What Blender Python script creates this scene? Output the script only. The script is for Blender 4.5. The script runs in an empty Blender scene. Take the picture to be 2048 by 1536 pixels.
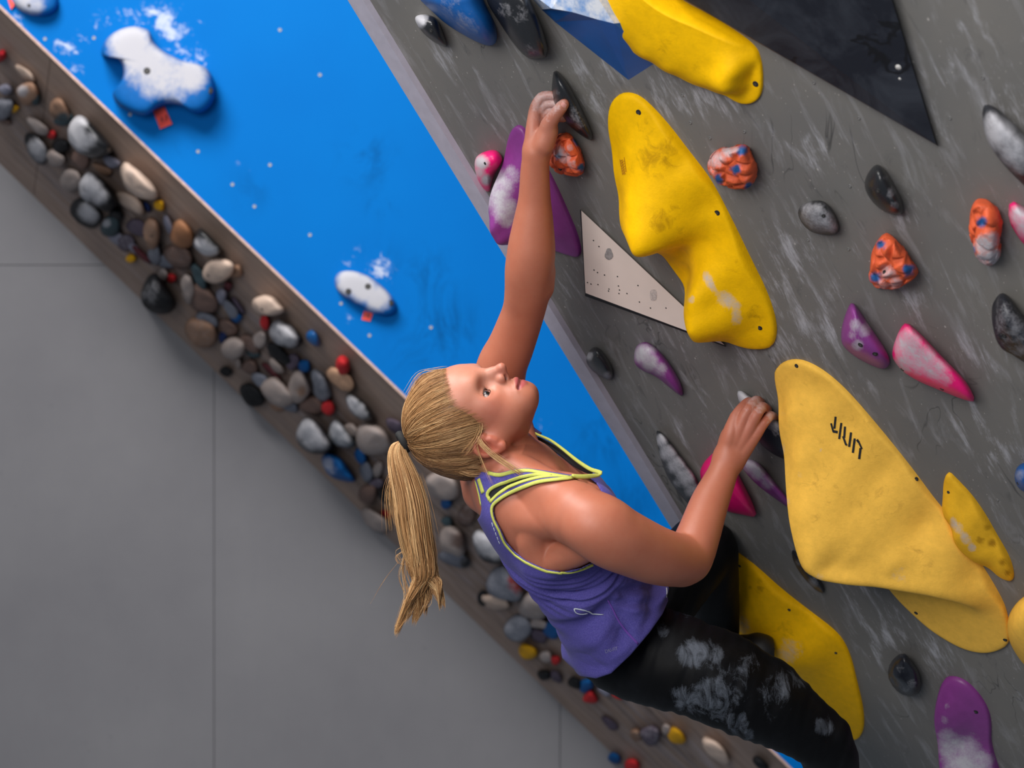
import bpy, math, random
import numpy as np
from mathutils import Vector, Matrix, noise as mnoise
from mathutils.bvhtree import BVHTree

SC = bpy.context.scene
COL = SC.collection
random.seed(7)
RNG = np.random.default_rng(7)

# ---------------------------------------------------------------- camera
W_PX, H_PX = 2048.0, 1536.0
LENS = 55.0
F_PX = W_PX * LENS / 36.0
CAM_Z = 2.4
cam_data = bpy.data.cameras.new('camera')
cam = bpy.data.objects.new('camera', cam_data)
COL.objects.link(cam)
cam.location = (0, 0, CAM_Z)
cam.rotation_euler = (math.pi / 2, 0, 0)
cam_data.lens = LENS
cam_data.sensor_width = 36.0
cam_data.clip_start = 0.05
cam_data.clip_end = 60
cam_data.dof.use_dof = True
cam_data.dof.focus_distance = 2.82
cam_data.dof.aperture_fstop = 3.8
SC.camera = cam

# ---------------------------------------------------------------- light
SC.view_settings.view_transform = 'Standard'
SC.view_settings.look = 'None'
SC.view_settings.exposure = 0.3
SC.view_settings.gamma = 1.0
SC.view_settings.use_curve_mapping = False
world = bpy.data.worlds.new('world')
SC.world = world
world.use_nodes = True
bg = world.node_tree.nodes['Background']
bg.inputs[0].default_value = (0.74, 0.85, 1.0, 1)
bg.inputs[1].default_value = 0.165


def area_light(name, loc, target, size, size_y, power, color):
    ld = bpy.data.lights.new(name, 'AREA')
    ld.shape = 'RECTANGLE'
    ld.size, ld.size_y = size, size_y
    ld.energy = power
    ld.color = color
    lo = bpy.data.objects.new(name, ld)
    COL.objects.link(lo)
    lo.location = loc
    d = Vector(target) - Vector(loc)
    lo.rotation_euler = d.to_track_quat('-Z', 'Y').to_euler()
    return lo


# tall hall windows up on the left, and an unseen fill added beside the camera
area_light('window_light', (-1.7, 1.9, 5.9), (0.1, 3.0, 2.4), 3.0, 1.8, 295, (1.0, 0.97, 0.94))
area_light('fill_light', (-1.2, 0.0, 3.25), (0.6, 2.6, 2.6), 1.8, 1.3, 62, (1.0, 0.98, 0.97))

# ---------------------------------------------------------------- helpers
CAMP = np.array([0.0, 0.0, CAM_Z])


def ray(px, py):
    return np.array([(px - W_PX / 2) / F_PX, 1.0, -(py - H_PX / 2) / F_PX])


def P(px, py, d):
    """point seen at pixel px,py at depth d metres"""
    return CAMP + ray(px, py) * d


def proj(p):
    q = np.asarray(p, float) - CAMP
    return np.stack([W_PX / 2 + F_PX * q[..., 0] / q[..., 1], H_PX / 2 - F_PX * q[..., 2] / q[..., 1]], -1)


class Plane:
    def __init__(self, p0, n):
        self.p0 = np.asarray(p0, float)
        self.n = np.asarray(n, float) / np.linalg.norm(n)

    def at(self, px, py, h=0.0):
        r = ray(px, py)
        t = ((self.p0 - CAMP) @ self.n + h) / (r @ self.n)
        return CAMP + r * t

    def many(self, pts, h=0.0):
        pts = np.asarray(pts, float)
        r = np.stack([(pts[:, 0] - W_PX / 2) / F_PX, np.ones(len(pts)), -(pts[:, 1] - H_PX / 2) / F_PX], -1)
        t = ((self.p0 - CAMP) @ self.n + np.asarray(h)) / (r @ self.n)
        return CAMP + r * np.asarray(t)[:, None]


AL, TH = math.radians(40), math.radians(38)
MAIN = Plane(P(1400, 600, 2.85), (-math.cos(TH) * math.cos(AL), -math.cos(TH) * math.sin(AL), -math.sin(TH)))
BLUE = Plane((0, 5.25, CAM_Z), (0, -1, 0))
LEFT = Plane((0, 6.2, CAM_Z), (0, -1, 0))
_t1, _t2, _b1 = P(0, 10, 5.25), P(1560, 1513, 5.25), P(430, 742, 6.2)
_n = np.cross(_t2 - _t1, _b1 - _t1)
_n = _n / np.linalg.norm(_n)
if _n[1] > 0:
    _n = -_n
BOARD = Plane(_t1, _n)


def tag(o, label=None, cat=None, group=None, kind=None):
    if label:
        o['label'] = label
    if cat:
        o['category'] = cat
    if group:
        o['group'] = group
    if kind:
        o['kind'] = kind
    return o


def obj(name, verts, faces, mat=None, parent=None, smooth=True, attrs=None):
    me = bpy.data.meshes.new(name)
    me.from_pydata([tuple(map(float, v)) for v in verts], [], faces if isinstance(faces, list) else faces.tolist())
    if attrs:
        for k, a in attrs.items():
            a = np.asarray(a, np.float32)
            if a.ndim == 1:
                at = me.attributes.new(k, 'FLOAT', 'POINT')
                at.data.foreach_set('value', a)
            else:
                at = me.attributes.new(k, 'FLOAT_COLOR', 'POINT')
                if a.shape[1] == 3:
                    a = np.concatenate([a, np.ones((len(a), 1), np.float32)], 1)
                at.data.foreach_set('color', a.ravel())
    if smooth:
        me.polygons.foreach_set('use_smooth', [True] * len(me.polygons))
    me.update()
    o = bpy.data.objects.new(name, me)
    COL.objects.link(o)
    if mat:
        me.materials.append(mat)
    if parent:
        o.parent = parent
    return o


def prism(poly_front, n, thick):
    """closed slab: polygon ring pushed back along -n"""
    f = np.asarray(poly_front, float)
    b = f - np.asarray(n) * thick
    k = len(f)
    v = np.concatenate([f, b])
    faces = [list(range(k)), list(range(2 * k - 1, k - 1, -1))]
    for i in range(k):
        j = (i + 1) % k
        faces.append([i, i + k, j + k, j])
    return v, faces


def fix_normals(o):
    import bmesh
    bm = bmesh.new()
    bm.from_mesh(o.data)
    bmesh.ops.recalc_face_normals(bm, faces=bm.faces)
    bm.to_mesh(o.data)
    bm.free()


def srgb(r, g, b):
    def f(c):
        c /= 255.0
        return c / 12.92 if c <= 0.04045 else ((c + 0.055) / 1.055) ** 2.4
    return (f(r), f(g), f(b))


# ---------------------------------------------------------------- materials
class NT:
    def __init__(self, name, rough=0.5, spec=0.5):
        self.m = bpy.data.materials.new(name)
        self.m.use_nodes = True
        self.t = self.m.node_tree
        self.b = self.t.nodes['Principled BSDF']
        self.b.inputs['Roughness'].default_value = rough
        self.b.inputs['Specular IOR Level'].default_value = spec
        self.co = None

    def n(self, typ, **kw):
        nd = self.t.nodes.new(typ)
        for k, v in kw.items():
            setattr(nd, k, v)
        return nd

    def link(self, a, b):
        self.t.links.new(a, b)

    def coord(self):
        if not self.co:
            self.co = self.n('ShaderNodeTexCoord').outputs['Object']
        return self.co

    def mapping(self, scale=(1, 1, 1), rot=None, vec=None):
        mp = self.n('ShaderNodeMapping')
        self.link(vec or self.coord(), mp.inputs['Vector'])
        mp.inputs['Scale'].default_value = scale
        if rot:
            mp.inputs['Rotation'].default_value = rot
        return mp.outputs[0]

    def noise(self, scale, detail=4, rough=0.55, vec=None, dist=0.0):
        nd = self.n('ShaderNodeTexNoise')
        nd.inputs['Scale'].default_value = scale
        nd.inputs['Detail'].default_value = detail
        nd.inputs['Roughness'].default_value = rough
        nd.inputs['Distortion'].default_value = dist
        self.link(vec or self.coord(), nd.inputs['Vector'])
        return nd.outputs['Fac']

    def ramp(self, fac, stops, interp='LINEAR'):
        r = self.n('ShaderNodeValToRGB')
        r.color_ramp.interpolation = interp
        e = r.color_ramp.elements
        while len(e) < len(stops):
            e.new(0.5)
        for el, (p, c) in zip(e, stops):
            el.position = p
            el.color = (c, c, c, 1) if not isinstance(c, tuple) else (*c[:3], 1)
        self.link(fac, r.inputs[0])
        return r.outputs[0]

    def mix(self, fac, a, b, blend='MIX'):
        m = self.n('ShaderNodeMix', data_type='RGBA', blend_type=blend)
        for inp, v in ((m.inputs[0], fac), (m.inputs[6], a), (m.inputs[7], b)):
            if isinstance(v, (int, float)):
                inp.default_value = v
            elif isinstance(v, tuple):
                inp.default_value = (*v[:3], 1)
            else:
                self.link(v, inp)
        return m.outputs[2]

    def math(self, op, a, b=0.0, clamp=False):
        m = self.n('ShaderNodeMath', operation=op, use_clamp=clamp)
        for i, v in enumerate((a, b)):
            if isinstance(v, (int, float)):
                m.inputs[i].default_value = v
            else:
                self.link(v, m.inputs[i])
        return m.outputs[0]

    def attr(self, name, out='Fac'):
        a = self.n('ShaderNodeAttribute')
        a.attribute_name = name
        return a.outputs[out]

    def color(self, c):
        if isinstance(c, tuple):
            self.b.inputs['Base Color'].default_value = (*c[:3], 1)
        else:
            self.link(c, self.b.inputs['Base Color'])
        return self

    def bump(self, h, strength=0.2, dist=0.002):
        bp = self.n('ShaderNodeBump')
        bp.inputs['Strength'].default_value = strength
        bp.inputs['Distance'].default_value = dist
        self.link(h, bp.inputs['Height'])
        self.link(bp.outputs[0], self.b.inputs['Normal'])
        return self


CHALK = (0.50, 0.49, 0.52)


def simple(name, c, rough=0.5, var=0.15, scale=30, spec=0.5, bump=0.0):
    t = NT(name, rough, spec)
    nz = t.noise(scale, 5)
    t.color(t.mix(t.ramp(nz, [(0.3, 0.0), (0.7, 1.0)]), tuple(x * (1 - var) for x in c), tuple(min(1, x * (1 + var)) for x in c)))
    if bump:
        t.bump(nz, bump, 0.002)
    return t.m


def hold_mat(name, rough, bump, scale=60, grit=250, spec=.5):
    """resin: base colour and chalk density come from the mesh, grain and breakup are procedural"""
    t = NT(name, rough, spec)
    col = t.attr('Col', 'Color')
    ch = t.attr('chalk')
    big = t.noise(scale, 6, 0.65)
    fine = t.noise(grit, 3, 0.7)
    c1 = t.mix(t.ramp(big, [(0.35, 0.0), (0.75, 0.35)]), col, t.mix(1.0, col, (0.55, 0.55, 0.55), 'MULTIPLY'))
    scf = t.attr('scuff')
    sn = t.noise(38, 6, .7, None, .9)
    sm = t.math('ADD', scf, t.math('MULTIPLY', t.math('SUBTRACT', sn, .5), 2.6))
    sm = t.math('MULTIPLY', t.ramp(sm, [(.45, 0.), (1.1, .62)]), t.ramp(scf, [(0., 0.), (.15, 1.)]))
    c1 = t.mix(sm, c1, t.mix(1.0, c1, (.42, .36, .40), 'MULTIPLY'))
    m = t.math('ADD', ch, t.math('MULTIPLY', t.math('SUBTRACT', big, 0.5), .9))
    m = t.math('ADD', m, t.math('MULTIPLY', t.math('SUBTRACT', fine, 0.5), 0.55))
    k = t.math('MULTIPLY', t.ramp(m, [(0.20, 0.0), (1.0, 0.95)]), t.ramp(ch, [(0.0, 0.0), (0.12, 1.0)]))
    c2 = t.mix(k, c1, CHALK)
    t.color(c2)
    t.link(t.math('ADD', t.math('MULTIPLY', k, 0.4), rough, True), t.b.inputs['Roughness'])
    t.bump(fine, bump, 0.0015)
    return t.m


M_SATIN = hold_mat('hold_satin_resin', 0.42, 0.15)
M_GLOSS = hold_mat('hold_gloss_resin', 0.30, 0.25)
M_MATTE = hold_mat('hold_matte_resin', 0.62, 0.3, spec=.15)
M_ROCK = hold_mat('hold_rock_texture', 0.6, 0.9, 45, 180)
M_HOLE = simple('bolt_hole_shadow', (0.012, 0.012, 0.013), 0.7)  # shade inside bolt and screw holes, put into a flat dark colour
M_BOLT = simple('bolt_steel', (0.05, 0.048, 0.045), 0.45)
M_BLACKINK = simple('black_ink', (0.012, 0.012, 0.014), 0.5)
M_REDINK = simple('red_ink', (0.35, 0.03, 0.06), 0.5)
M_STAMP = simple('faded_stamp_ink', srgb(190, 128, 10), 0.5)
M_TAG = simple('red_paper_tag', srgb(255, 84, 70), 0.7)
M_NUT = simple('tee_nut_zinc', (0.35, 0.36, 0.36), 0.4)
# ---------------------------------------------------------------- setting
def dist_wall_material():
    t = NT('painted_overhang_grey', 0.62, 0.35)
    E = np.stack([WE1, WE2, MAIN.n])          # rows: along fall line, across, normal
    mp = t.n('ShaderNodeMapping')
    t.link(t.coord(), mp.inputs['Vector'])
    mat = Matrix([list(r) for r in E])
    mp.inputs['Rotation'].default_value = mat.to_euler('XYZ')
    v = mp.outputs[0]
    ch = t.attr('chalk')
    big = t.noise(2.2, 5, 0.6, v)
    st = t.noise(9.0, 6, 0.62, t.mapping((1.0, 4.2, 1.0), (0, 0, 0.12), v), 0.6)
    st2 = t.noise(46.0, 6, 0.75, t.mapping((1.0, 5.0, 1.0), (0, 0, -0.35), v), 0.4)
    base = t.mix(t.ramp(big, [(0.3, 0.0), (0.7, 1.0)]), srgb(106, 105, 104), srgb(123, 119, 113))
    dk = t.ramp(t.noise(11, 6, 0.7, t.mapping((1, 3, 1), (0, 0, 0.5), v), 1.0), [(0.60, 0.0), (0.74, 0.55)])
    base = t.mix(dk, base, srgb(70, 70, 73))
    # rubber scuffs: thin dark curved lines
    sc = t.noise(3.4, 3, 0.5, t.mapping((1, 1.6, 1), (0, 0, 0.9), v), 1.2)
    sc = t.math('ABSOLUTE', t.math('SUBTRACT', sc, 0.5))
    scm = t.math('MULTIPLY', t.ramp(sc, [(0.0, 1.0), (0.006, 0.0)]), t.ramp(t.noise(5, 2, 0.5, v), [(0.56, 0.0), (0.64, 0.7)]))
    base = t.mix(scm, base, srgb(46, 46, 48))
    # chalk: streaks everywhere (faint) and dense around the holds (from the mesh)
    a = t.ramp(st, [(0.52, 0.0), (0.78, 0.42)])
    s = t.math('ADD', t.math('MULTIPLY', t.math('SUBTRACT', st, 0.5), 2.2), t.math('MULTIPLY', t.math('SUBTRACT', st2, 0.5), 2.0))
    s = t.math('ADD', s, ch)
    b = t.math('MULTIPLY', t.ramp(s, [(0.42, 0.0), (1.0, 0.62)]), t.ramp(ch, [(0.0, 0.0), (0.2, 1.0)]))
    c = t.mix(t.math('ADD', a, b, True), base, srgb(179, 178, 183))
    # staple and screw specks
    for sc_, th, amt, rr in ((22.0, .060, .75, .3), (48.0, .085, .6, 1.1), (70.0, .10, .5, 2.0)):
        vo = t.n('ShaderNodeTexVoronoi')
        vo.inputs['Scale'].default_value = sc_
        t.link(t.mapping((1, 1.5, 0.01), (0, 0, rr), v), vo.inputs['Vector'])
        sp = t.math('MULTIPLY', t.ramp(vo.outputs['Distance'], [(th * .6, 1.0), (th, 0.0)]), t.ramp(t.noise(9 + rr * 4, 2, 0.5, v), [(0.48, 0.0), (0.56, 1.0)]))
        c = t.mix(t.math('MULTIPLY', sp, amt), c, srgb(188, 182, 176))
    t.color(c)
    t.bump(t.noise(420, 2, 0.6, v), 0.25, 0.0008)
    return t.m


# main overhang: left edge is a straight line in the photograph
E_A, E_B = MAIN.at(739, 0), MAIN.at(1376, 1049)
WE1 = (E_B - E_A) / np.linalg.norm(E_B - E_A)
WE2 = np.cross(MAIN.n, WE1)
if WE2[0] < 0:
    WE2 = -WE2


def wall_pt(a, b, h=0.0):
    return E_A + WE1 * a + WE2 * b + MAIN.n * h


# dense chalk around the holds: px, py, radius px, strength
WALL_CHALK = [
    (1130, 560, 60, .35), (1330, 180, 60, .5), (1390, 190, 50, .6), (1450, 205, 45, .55), (1215, 130, 50, .6), (1150, 150, 35, .7),
    (1185, 200, 40, .5), (1060, 130, 40, .35), (1005, 110, 40, .3), (890, 110, 40, .3), (1580, 500, 55, .75), (1620, 505, 40, .6),
    (1560, 560, 45, .5), (1640, 300, 45, .75), (1655, 320, 40, .6), (1600, 290, 40, .4), (1700, 300, 40, .3), (1820, 420, 45, .55),
    (1700, 505, 40, .35), (1520, 620, 55, .5), (1560, 680, 60, .65), (1610, 650, 50, .6), (1640, 670, 45, .7), (1700, 780, 45, .4),
    (1830, 610, 40, .6), (1845, 590, 40, .5), (1895, 560, 40, .4), (1915, 700, 40, .5), (1955, 720, 50, .45), (1990, 680, 50, .4),
    (1945, 830, 50, .4), (2000, 900, 70, .5), (1990, 890, 40, .5), (2020, 230, 45, .85), (2010, 200, 40, .6), (1930, 60, 60, .5),
    (1980, 300, 40, .4), (1860, 260, 50, .4), (1520, 840, 40, .75), (1540, 800, 40, .5), (1440, 830, 50, .45), (1400, 790, 60, .3),
    (1500, 720, 50, .45), (1280, 600, 60, .3), (1330, 620, 50, .35), (1260, 900, 40, .3), (1350, 870, 45, .3), (1770, 1270, 50, .7),
    (1780, 1235, 45, .5), (1870, 1320, 50, .65), (1850, 1290, 40, .55), (1720, 1180, 50, .4), (2030, 1350, 60, .4), (1700, 1420, 60, .2),
    (1980, 1010, 40, .4), (1470, 480, 40, .4), (1440, 560, 35, .4), (950, 130, 60, .25), (1000, 240, 60, .25), (1500, 60, 40, .2),
    (1350, 700, 60, .3), (1230, 450, 30, .5), (1660, 590, 40, .5), (1950, 1180, 60, .3), (2010, 120, 80, .35), (1880, 150, 60, .3)]


def build_main_wall():
    an = np.linspace(-0.75, 2.25, 170)
    bn = np.linspace(0.0, 2.3, 130)
    A, B = np.meshgrid(an, bn, indexing='ij')
    pts = E_A + A[..., None] * WE1 + B[..., None] * WE2
    px = proj(pts)
    ch = np.zeros(A.shape)
    for x, y, r, s in WALL_CHALK:
        d2 = ((px[..., 0] - x) ** 2 + (px[..., 1] - y) ** 2) / (r * r)
        ch = np.maximum(ch, s * np.exp(-d2 * 1.1))
    na, nb = A.shape
    v = pts.reshape(-1, 3)
    f = []
    for i in range(na - 1):
        for j in range(nb - 1):
            q = i * nb + j
            f.append([q, q + nb, q + nb + 1, q + 1])
    ring = [i * nb for i in range(na)] + [(na - 1) * nb + j for j in range(1, nb)] + [i * nb + nb - 1 for i in range(na - 2, -1, -1)] + [j for j in range(nb - 2, 0, -1)]
    back = v[ring] - MAIN.n * 0.05
    nv = len(v)
    v = np.concatenate([v, back])
    k = len(ring)
    for i in range(k):
        j = (i + 1) % k
        f.append([ring[i], nv + i, nv + j, ring[j]])
    f.append([nv + i for i in range(k)])
    o = obj('wall_right', v, f, dist_wall_material(), smooth=False, attrs={'chalk': np.concatenate([ch.ravel(), np.zeros(k)])})
    fix_normals(o)
    return tag(o, 'grey chalk-streaked overhanging climbing wall on the right', kind='structure')


main_wall = build_main_wall()

# light grey edge batten along the overhang
wt = 0.040
poly = [wall_pt(-0.75, -wt, 0.014), wall_pt(2.25, -wt, 0.014), wall_pt(2.25, 0.001, 0.014), wall_pt(-0.75, 0.001, 0.014)]
v, f = prism(poly, MAIN.n, 0.06)
trim1 = obj('trim_1', v, f, simple('batten_pale_grey', srgb(176, 171, 184), 0.6, 0.06, 40), smooth=False)
fix_normals(trim1)
tag(trim1, 'pale grey edge batten between the overhang and the blue wall', kind='structure')


# blue wall
def blue_material():
    t = NT('painted_blue', 0.6, 0.05)
    big = t.noise(1.4, 4)
    c = t.mix(t.ramp(big, [(0.3, 0.0), (0.7, 1.0)]), (0.0, 0.135, 0.47), (0.0, 0.155, 0.51))
    ch = t.attr('chalk')
    nz = t.noise(26, 6, 0.65, None, 0.7)
    fine = t.noise(120, 3, 0.7)
    s = t.math('ADD', ch, t.math('MULTIPLY', t.math('SUBTRACT', nz, 0.5), 2.4))
    s = t.math('ADD', s, t.math('MULTIPLY', t.math('SUBTRACT', fine, 0.5), 0.9))
    k = t.math('MULTIPLY', t.ramp(s, [(0.42, 0.0), (0.95, 0.9)]), t.ramp(ch, [(0.02, 0.0), (0.2, 1.0)]))
    c = t.mix(k, c, (0.52, 0.57, 0.70))
    sm = t.ramp(t.noise(5.5, 6, 0.7, t.mapping((1, 1, 0.55)), 1.5), [(0.47, 0.0), (0.66, 0.8)])
    c = t.mix(t.math('MULTIPLY', sm, t.attr('scuff')), c, (0.0, 0.055, 0.19))
    t.color(c)
    return t.m


def line_x(y):      # pixel x of the board's upper edge on the blue wall
    return (y - 10) / (1503.0 / 1560.0)


BLUE_CHALK = [(330, 40, 32, .95), (345, 65, 30, .9), (300, 22, 18, .8), (375, 118, 28, .75), (395, 125, 22, .7), (255, 50, 28, .55), (260, 30, 20, .5), (200, 35, 25, .5),
              (122, 88, 14, .9), (130, 105, 14, .9), (148, 100, 16, .8), (168, 78, 14, .75), (150, 138, 14, .6), (30, 40, 16, .5), (45, 52, 12, .6),
              (725, 525, 25, .5), (760, 535, 24, .75), (765, 550, 16, .7), (694, 530, 10, .8), (700, 640, 14, .6), (393, 42, 5, .95),
              (1010, 1000, 30, .3), (1070, 860, 30, .3), (490, 330, 20, .2)]
BLUE_SCUFF = [(735, 320, 45, 1.), (760, 410, 25, .9), (850, 560, 55, .9), (880, 660, 70, 1.), (830, 700, 50, .8), (900, 640, 40, .9), (1210, 880, 60, .8),
              (500, 380, 40, .5), (770, 520, 40, .6), (1150, 950, 60, .8), (1250, 1010, 60, .8), (370, 290, 20, .8)]


def build_blue():
    xs = np.arange(-60, 1780, 11.0)
    ys = np.arange(-200, 1800, 11.0)
    v, idx, f = [], {}, []
    rows = []
    for y in ys:
        x0 = line_x(y)
        row = np.concatenate([np.linspace(x0, x0 + 1400, 128)])
        rows.append(row)
    R = np.array(rows)
    Y = np.repeat(ys[:, None], R.shape[1], 1)
    pts = BLUE.many(np.stack([R.ravel(), Y.ravel()], -1))
    def field(spots):
        c = np.zeros(R.shape)
        for x, y, r, s in spots:
            c = np.maximum(c, s * np.exp(-1.1 * ((R - x) ** 2 + (Y - y) ** 2) / (r * r)))
        return c.ravel()
    na, nb = R.shape
    for i in range(na - 1):
        for j in range(nb - 1):
            q = i * nb + j
            f.append([q, q + nb, q + nb + 1, q + 1])
    ch, scf = field(BLUE_CHALK), field(BLUE_SCUFF)
    ring = [i * nb for i in range(na)] + [(na - 1) * nb + j for j in range(1, nb)] + [i * nb + nb - 1 for i in range(na - 2, -1, -1)] + [j for j in range(nb - 2, 0, -1)]
    nv, k = len(pts), len(ring)
    back = pts[ring] + np.array([0, 0.02, 0])
    v = np.concatenate([pts, back])
    for i in range(k):
        j = (i + 1) % k
        f.append([ring[i], nv + i, nv + j, ring[j]])
    f.append([nv + i for i in range(k)])
    z = np.zeros(k)
    o = obj('wall_back', v, f, blue_material(), smooth=False, attrs={'chalk': np.concatenate([ch, z]), 'scuff': np.concatenate([scf, z])})
    fix_normals(o)
    return tag(o, 'flat bright blue climbing wall in the middle', kind='structure')


blue_wall = build_blue()

# bright raw plywood edge where the blue wall meets the board
def strip_poly(pl, x0, y0, x1, y1, wpx, h):
    d = np.array([x1 - x0, y1 - y0], float)
    d /= np.linalg.norm(d)
    nrm = np.array([-d[1], d[0]]) * wpx
    return pl.many([(x0, y0), (x1, y1), (x1 + nrm[0], y1 + nrm[1]), (x0 + nrm[0], y0 + nrm[1])], h)


v, f = prism(strip_poly(BLUE, -210, 10 - 210 * 1503 / 1560, 1900, 10 + 1900 * 1503 / 1560, 5, 0.004), (0, -1, 0), 0.03)
trim2 = obj('trim_2', v, f, simple('raw_plywood_edge', srgb(201, 168, 155), 0.7, 0.2, 60), smooth=False)
fix_normals(trim2)
tag(trim2, 'thin raw plywood edge strip along the blue wall', kind='structure')


# wooden board with the small holds
def wood_material():
    t = NT('worn_plywood', 0.68, 0.3)
    ax = (_t2 - _t1) / np.linalg.norm(_t2 - _t1)
    ay = np.cross(BOARD.n, ax)
    mp = t.n('ShaderNodeMapping')
    t.link(t.coord(), mp.inputs['Vector'])
    mp.inputs['Rotation'].default_value = Matrix([list(ax), list(ay), list(BOARD.n)]).to_euler('XYZ')
    v = mp.outputs[0]
    g = t.noise(14, 6, 0.65, t.mapping((0.35, 6, 1), None, v), 0.5)
    g2 = t.noise(3, 4, 0.6, t.mapping((0.8, 2.5, 1), None, v), 0.5)
    c = t.mix(t.ramp(g, [(0.3, 0.0), (0.7, 1.0)]), srgb(135, 114, 102), srgb(168, 146, 132))
    c = t.mix(t.ramp(g2, [(0.35, 0.0), (0.75, 0.55)]), c, srgb(119, 105, 99))
    pol = t.noise(9, 6, 0.7, t.mapping((0.4, 5, 1), None, v), 0.8)
    c = t.mix(t.math('MULTIPLY', t.ramp(pol, [(0.47, 0.0), (0.68, 0.85)]), t.attr('dirt')), c, srgb(63, 55, 55))
    pol2 = t.noise(7, 6, 0.7, t.mapping((0.5, 3.5, 1), (0, 0, 0.2), v), 0.8)
    c = t.mix(t.math('MULTIPLY', t.ramp(pol2, [(0.46, 0.0), (0.68, 0.75)]), t.attr('dirt')), c, srgb(155, 146, 150))
    t.color(c)
    t.bump(g, 0.15, 0.003)
    return t.m


def build_board():
    # seam lines across the board: sheets are parts
    ax = (_t2 - _t1) / np.linalg.norm(_t2 - _t1)
    low = LEFT.at(430, 742) - _t1
    # in-plane direction down to the left wall
    ay = low - ax * (low @ ax)
    depth_w = np.linalg.norm(ay)
    ay /= depth_w
    L = np.linalg.norm(_t2 - _t1)
    mat = wood_material()
    root = None
    ua = ((P(97, 104, 1) - CAMP))
    s0 = (BOARD.at(97, 150) - _t1) @ ax          # the visible butt joint near the left
    cuts = [-0.8, s0, L + 1.0]
    for i in range(2):
        a0, a1 = cuts[i] + 0.0015, cuts[i + 1] - 0.0015
        na, nb = int((a1 - a0) / 0.03) + 2, 26
        A, B = np.meshgrid(np.linspace(a0, a1, na), np.linspace(0, depth_w + 0.01, nb), indexing='ij')
        pts = _t1 + A[..., None] * ax + B[..., None] * ay
        dirt = np.exp(-((B / depth_w - 0.55) / 0.33) ** 2 * 1.0)
        v = pts.reshape(-1, 3)
        f = []
        for p in range(na - 1):
            for q in range(nb - 1):
                k = p * nb + q
                f.append([k, k + nb, k + nb + 1, k + 1])
        ring = [p * nb for p in range(na)] + [(na - 1) * nb + q for q in range(1, nb)] + [p * nb + nb - 1 for p in range(na - 2, -1, -1)] + list(range(nb - 2, 0, -1))
        nv, kk = len(v), len(ring)
        v = np.concatenate([v, v[ring] - BOARD.n * 0.02])
        for p in range(kk):
            q = (p + 1) % kk
            f.append([ring[p], nv + p, nv + q, ring[q]])
        f.append([nv + p for p in range(kk)])
        at = np.concatenate([dirt.ravel(), np.zeros(kk)])
        if root is None:
            root = bpy.data.objects.new('wall_middle', None)
            COL.objects.link(root)
            tag(root, 'long sloping wooden training board packed with small holds', kind='structure')
        o = obj('panel', v, f, mat, root, smooth=False, attrs={'dirt': at})
        fix_normals(o)
    return root


board = build_board()


# grey plywood wall at the back left: sheets with open joints
def left_material():
    t = NT('grey_plywood', 0.7, 0.25)
    big = t.noise(1.1, 5, 0.6)
    g = t.noise(7, 6, 0.6, t.mapping((5, 1, 0.5)))
    c = t.mix(t.ramp(big, [(0.3, 0.0), (0.7, 1.0)]), srgb(114, 113, 117), srgb(126, 125, 128))
    c = t.mix(t.ramp(g, [(0.55, 0.0), (0.75, 0.25)]), c, srgb(114, 114, 119))
    d = t.ramp(t.noise(16, 5, 0.6, None, 0.8), [(0.68, 0.0), (0.76, 0.35)])
    c = t.mix(d, c, srgb(94, 94, 99))
    t.color(c)
    return t.m


def build_left():
    root = bpy.data.objects.new('wall_left', None)
    COL.objects.link(root)
    tag(root, 'plain grey plywood wall behind and below the wooden board', kind='structure')
    mat = left_material()
    g = 1.3
    xs = [-1000, -264, 428, 1120, 1812]
    ys = [-700, 530, 1760]
    for i in range(4):
        for j in range(2):
            pl = LEFT.many([(xs[i] + g * .5, ys[j] + g * .5), (xs[i] + g * .5, ys[j + 1] - g * .5), (xs[i + 1] - g * .5, ys[j + 1] - g * .5), (xs[i + 1] - g * .5, ys[j] + g * .5)])
            v, f = prism(pl, (0, -1, 0), 0.018)
            o = obj('panel', v, f, mat, root, smooth=False)
            fix_normals(o)
    pl = LEFT.many([(-1000, -700), (-1000, 1760), (1812, 1760), (1812, -700)], -0.02)
    v, f = prism(pl, (0, -1, 0), 0.03)
    o = obj('backing', v, f, simple('dark_backing', srgb(135, 135, 141), 0.8), root, smooth=False)
    fix_normals(o)


build_left()
# ---------------------------------------------------------------- climbing holds
YEL, YEL2, BLK, ORG, PUR, PNK, BLU = srgb(255, 196, 0), srgb(255, 198, 80), srgb(34, 35, 38), srgb(222, 92, 48), srgb(138, 58, 138), srgb(245, 12, 118), srgb(10, 92, 168)
DRK, CRM, SPOT = srgb(30, 32, 40), srgb(228, 212, 200), srgb(24, 88, 150)


def resample(pts, n):
    p = np.asarray(pts, float)
    q = np.concatenate([p, p[:1]])
    s = np.concatenate([[0], np.cumsum(np.linalg.norm(np.diff(q, axis=0), axis=1))])
    t = np.linspace(0, s[-1], n, endpoint=False)
    return np.stack([np.interp(t, s, q[:, 0]), np.interp(t, s, q[:, 1])], -1)


def chaikin(pts, k=2):
    p = np.asarray(pts, float)
    for _ in range(k):
        q = np.roll(p, -1, 0)
        p = np.stack([p * .75 + q * .25, p * .25 + q * .75], 1).reshape(-1, 2)
    return p


def spotfield(px, spots):
    c = np.zeros(len(px))
    for x, y, r, s in spots:
        d2 = ((px[:, 0] - x) ** 2 + (px[:, 1] - y) ** 2) / (r * r)
        c = np.maximum(c, s * np.exp(-d2 * d2 * 0.7))
    return c


def ring_faces(n, K):
    f = []
    for k in range(K - 1):
        for i in range(n):
            j = (i + 1) % n
            f.append([k * n + i, k * n + j, (k + 1) * n + j, (k + 1) * n + i])
    return f


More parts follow.
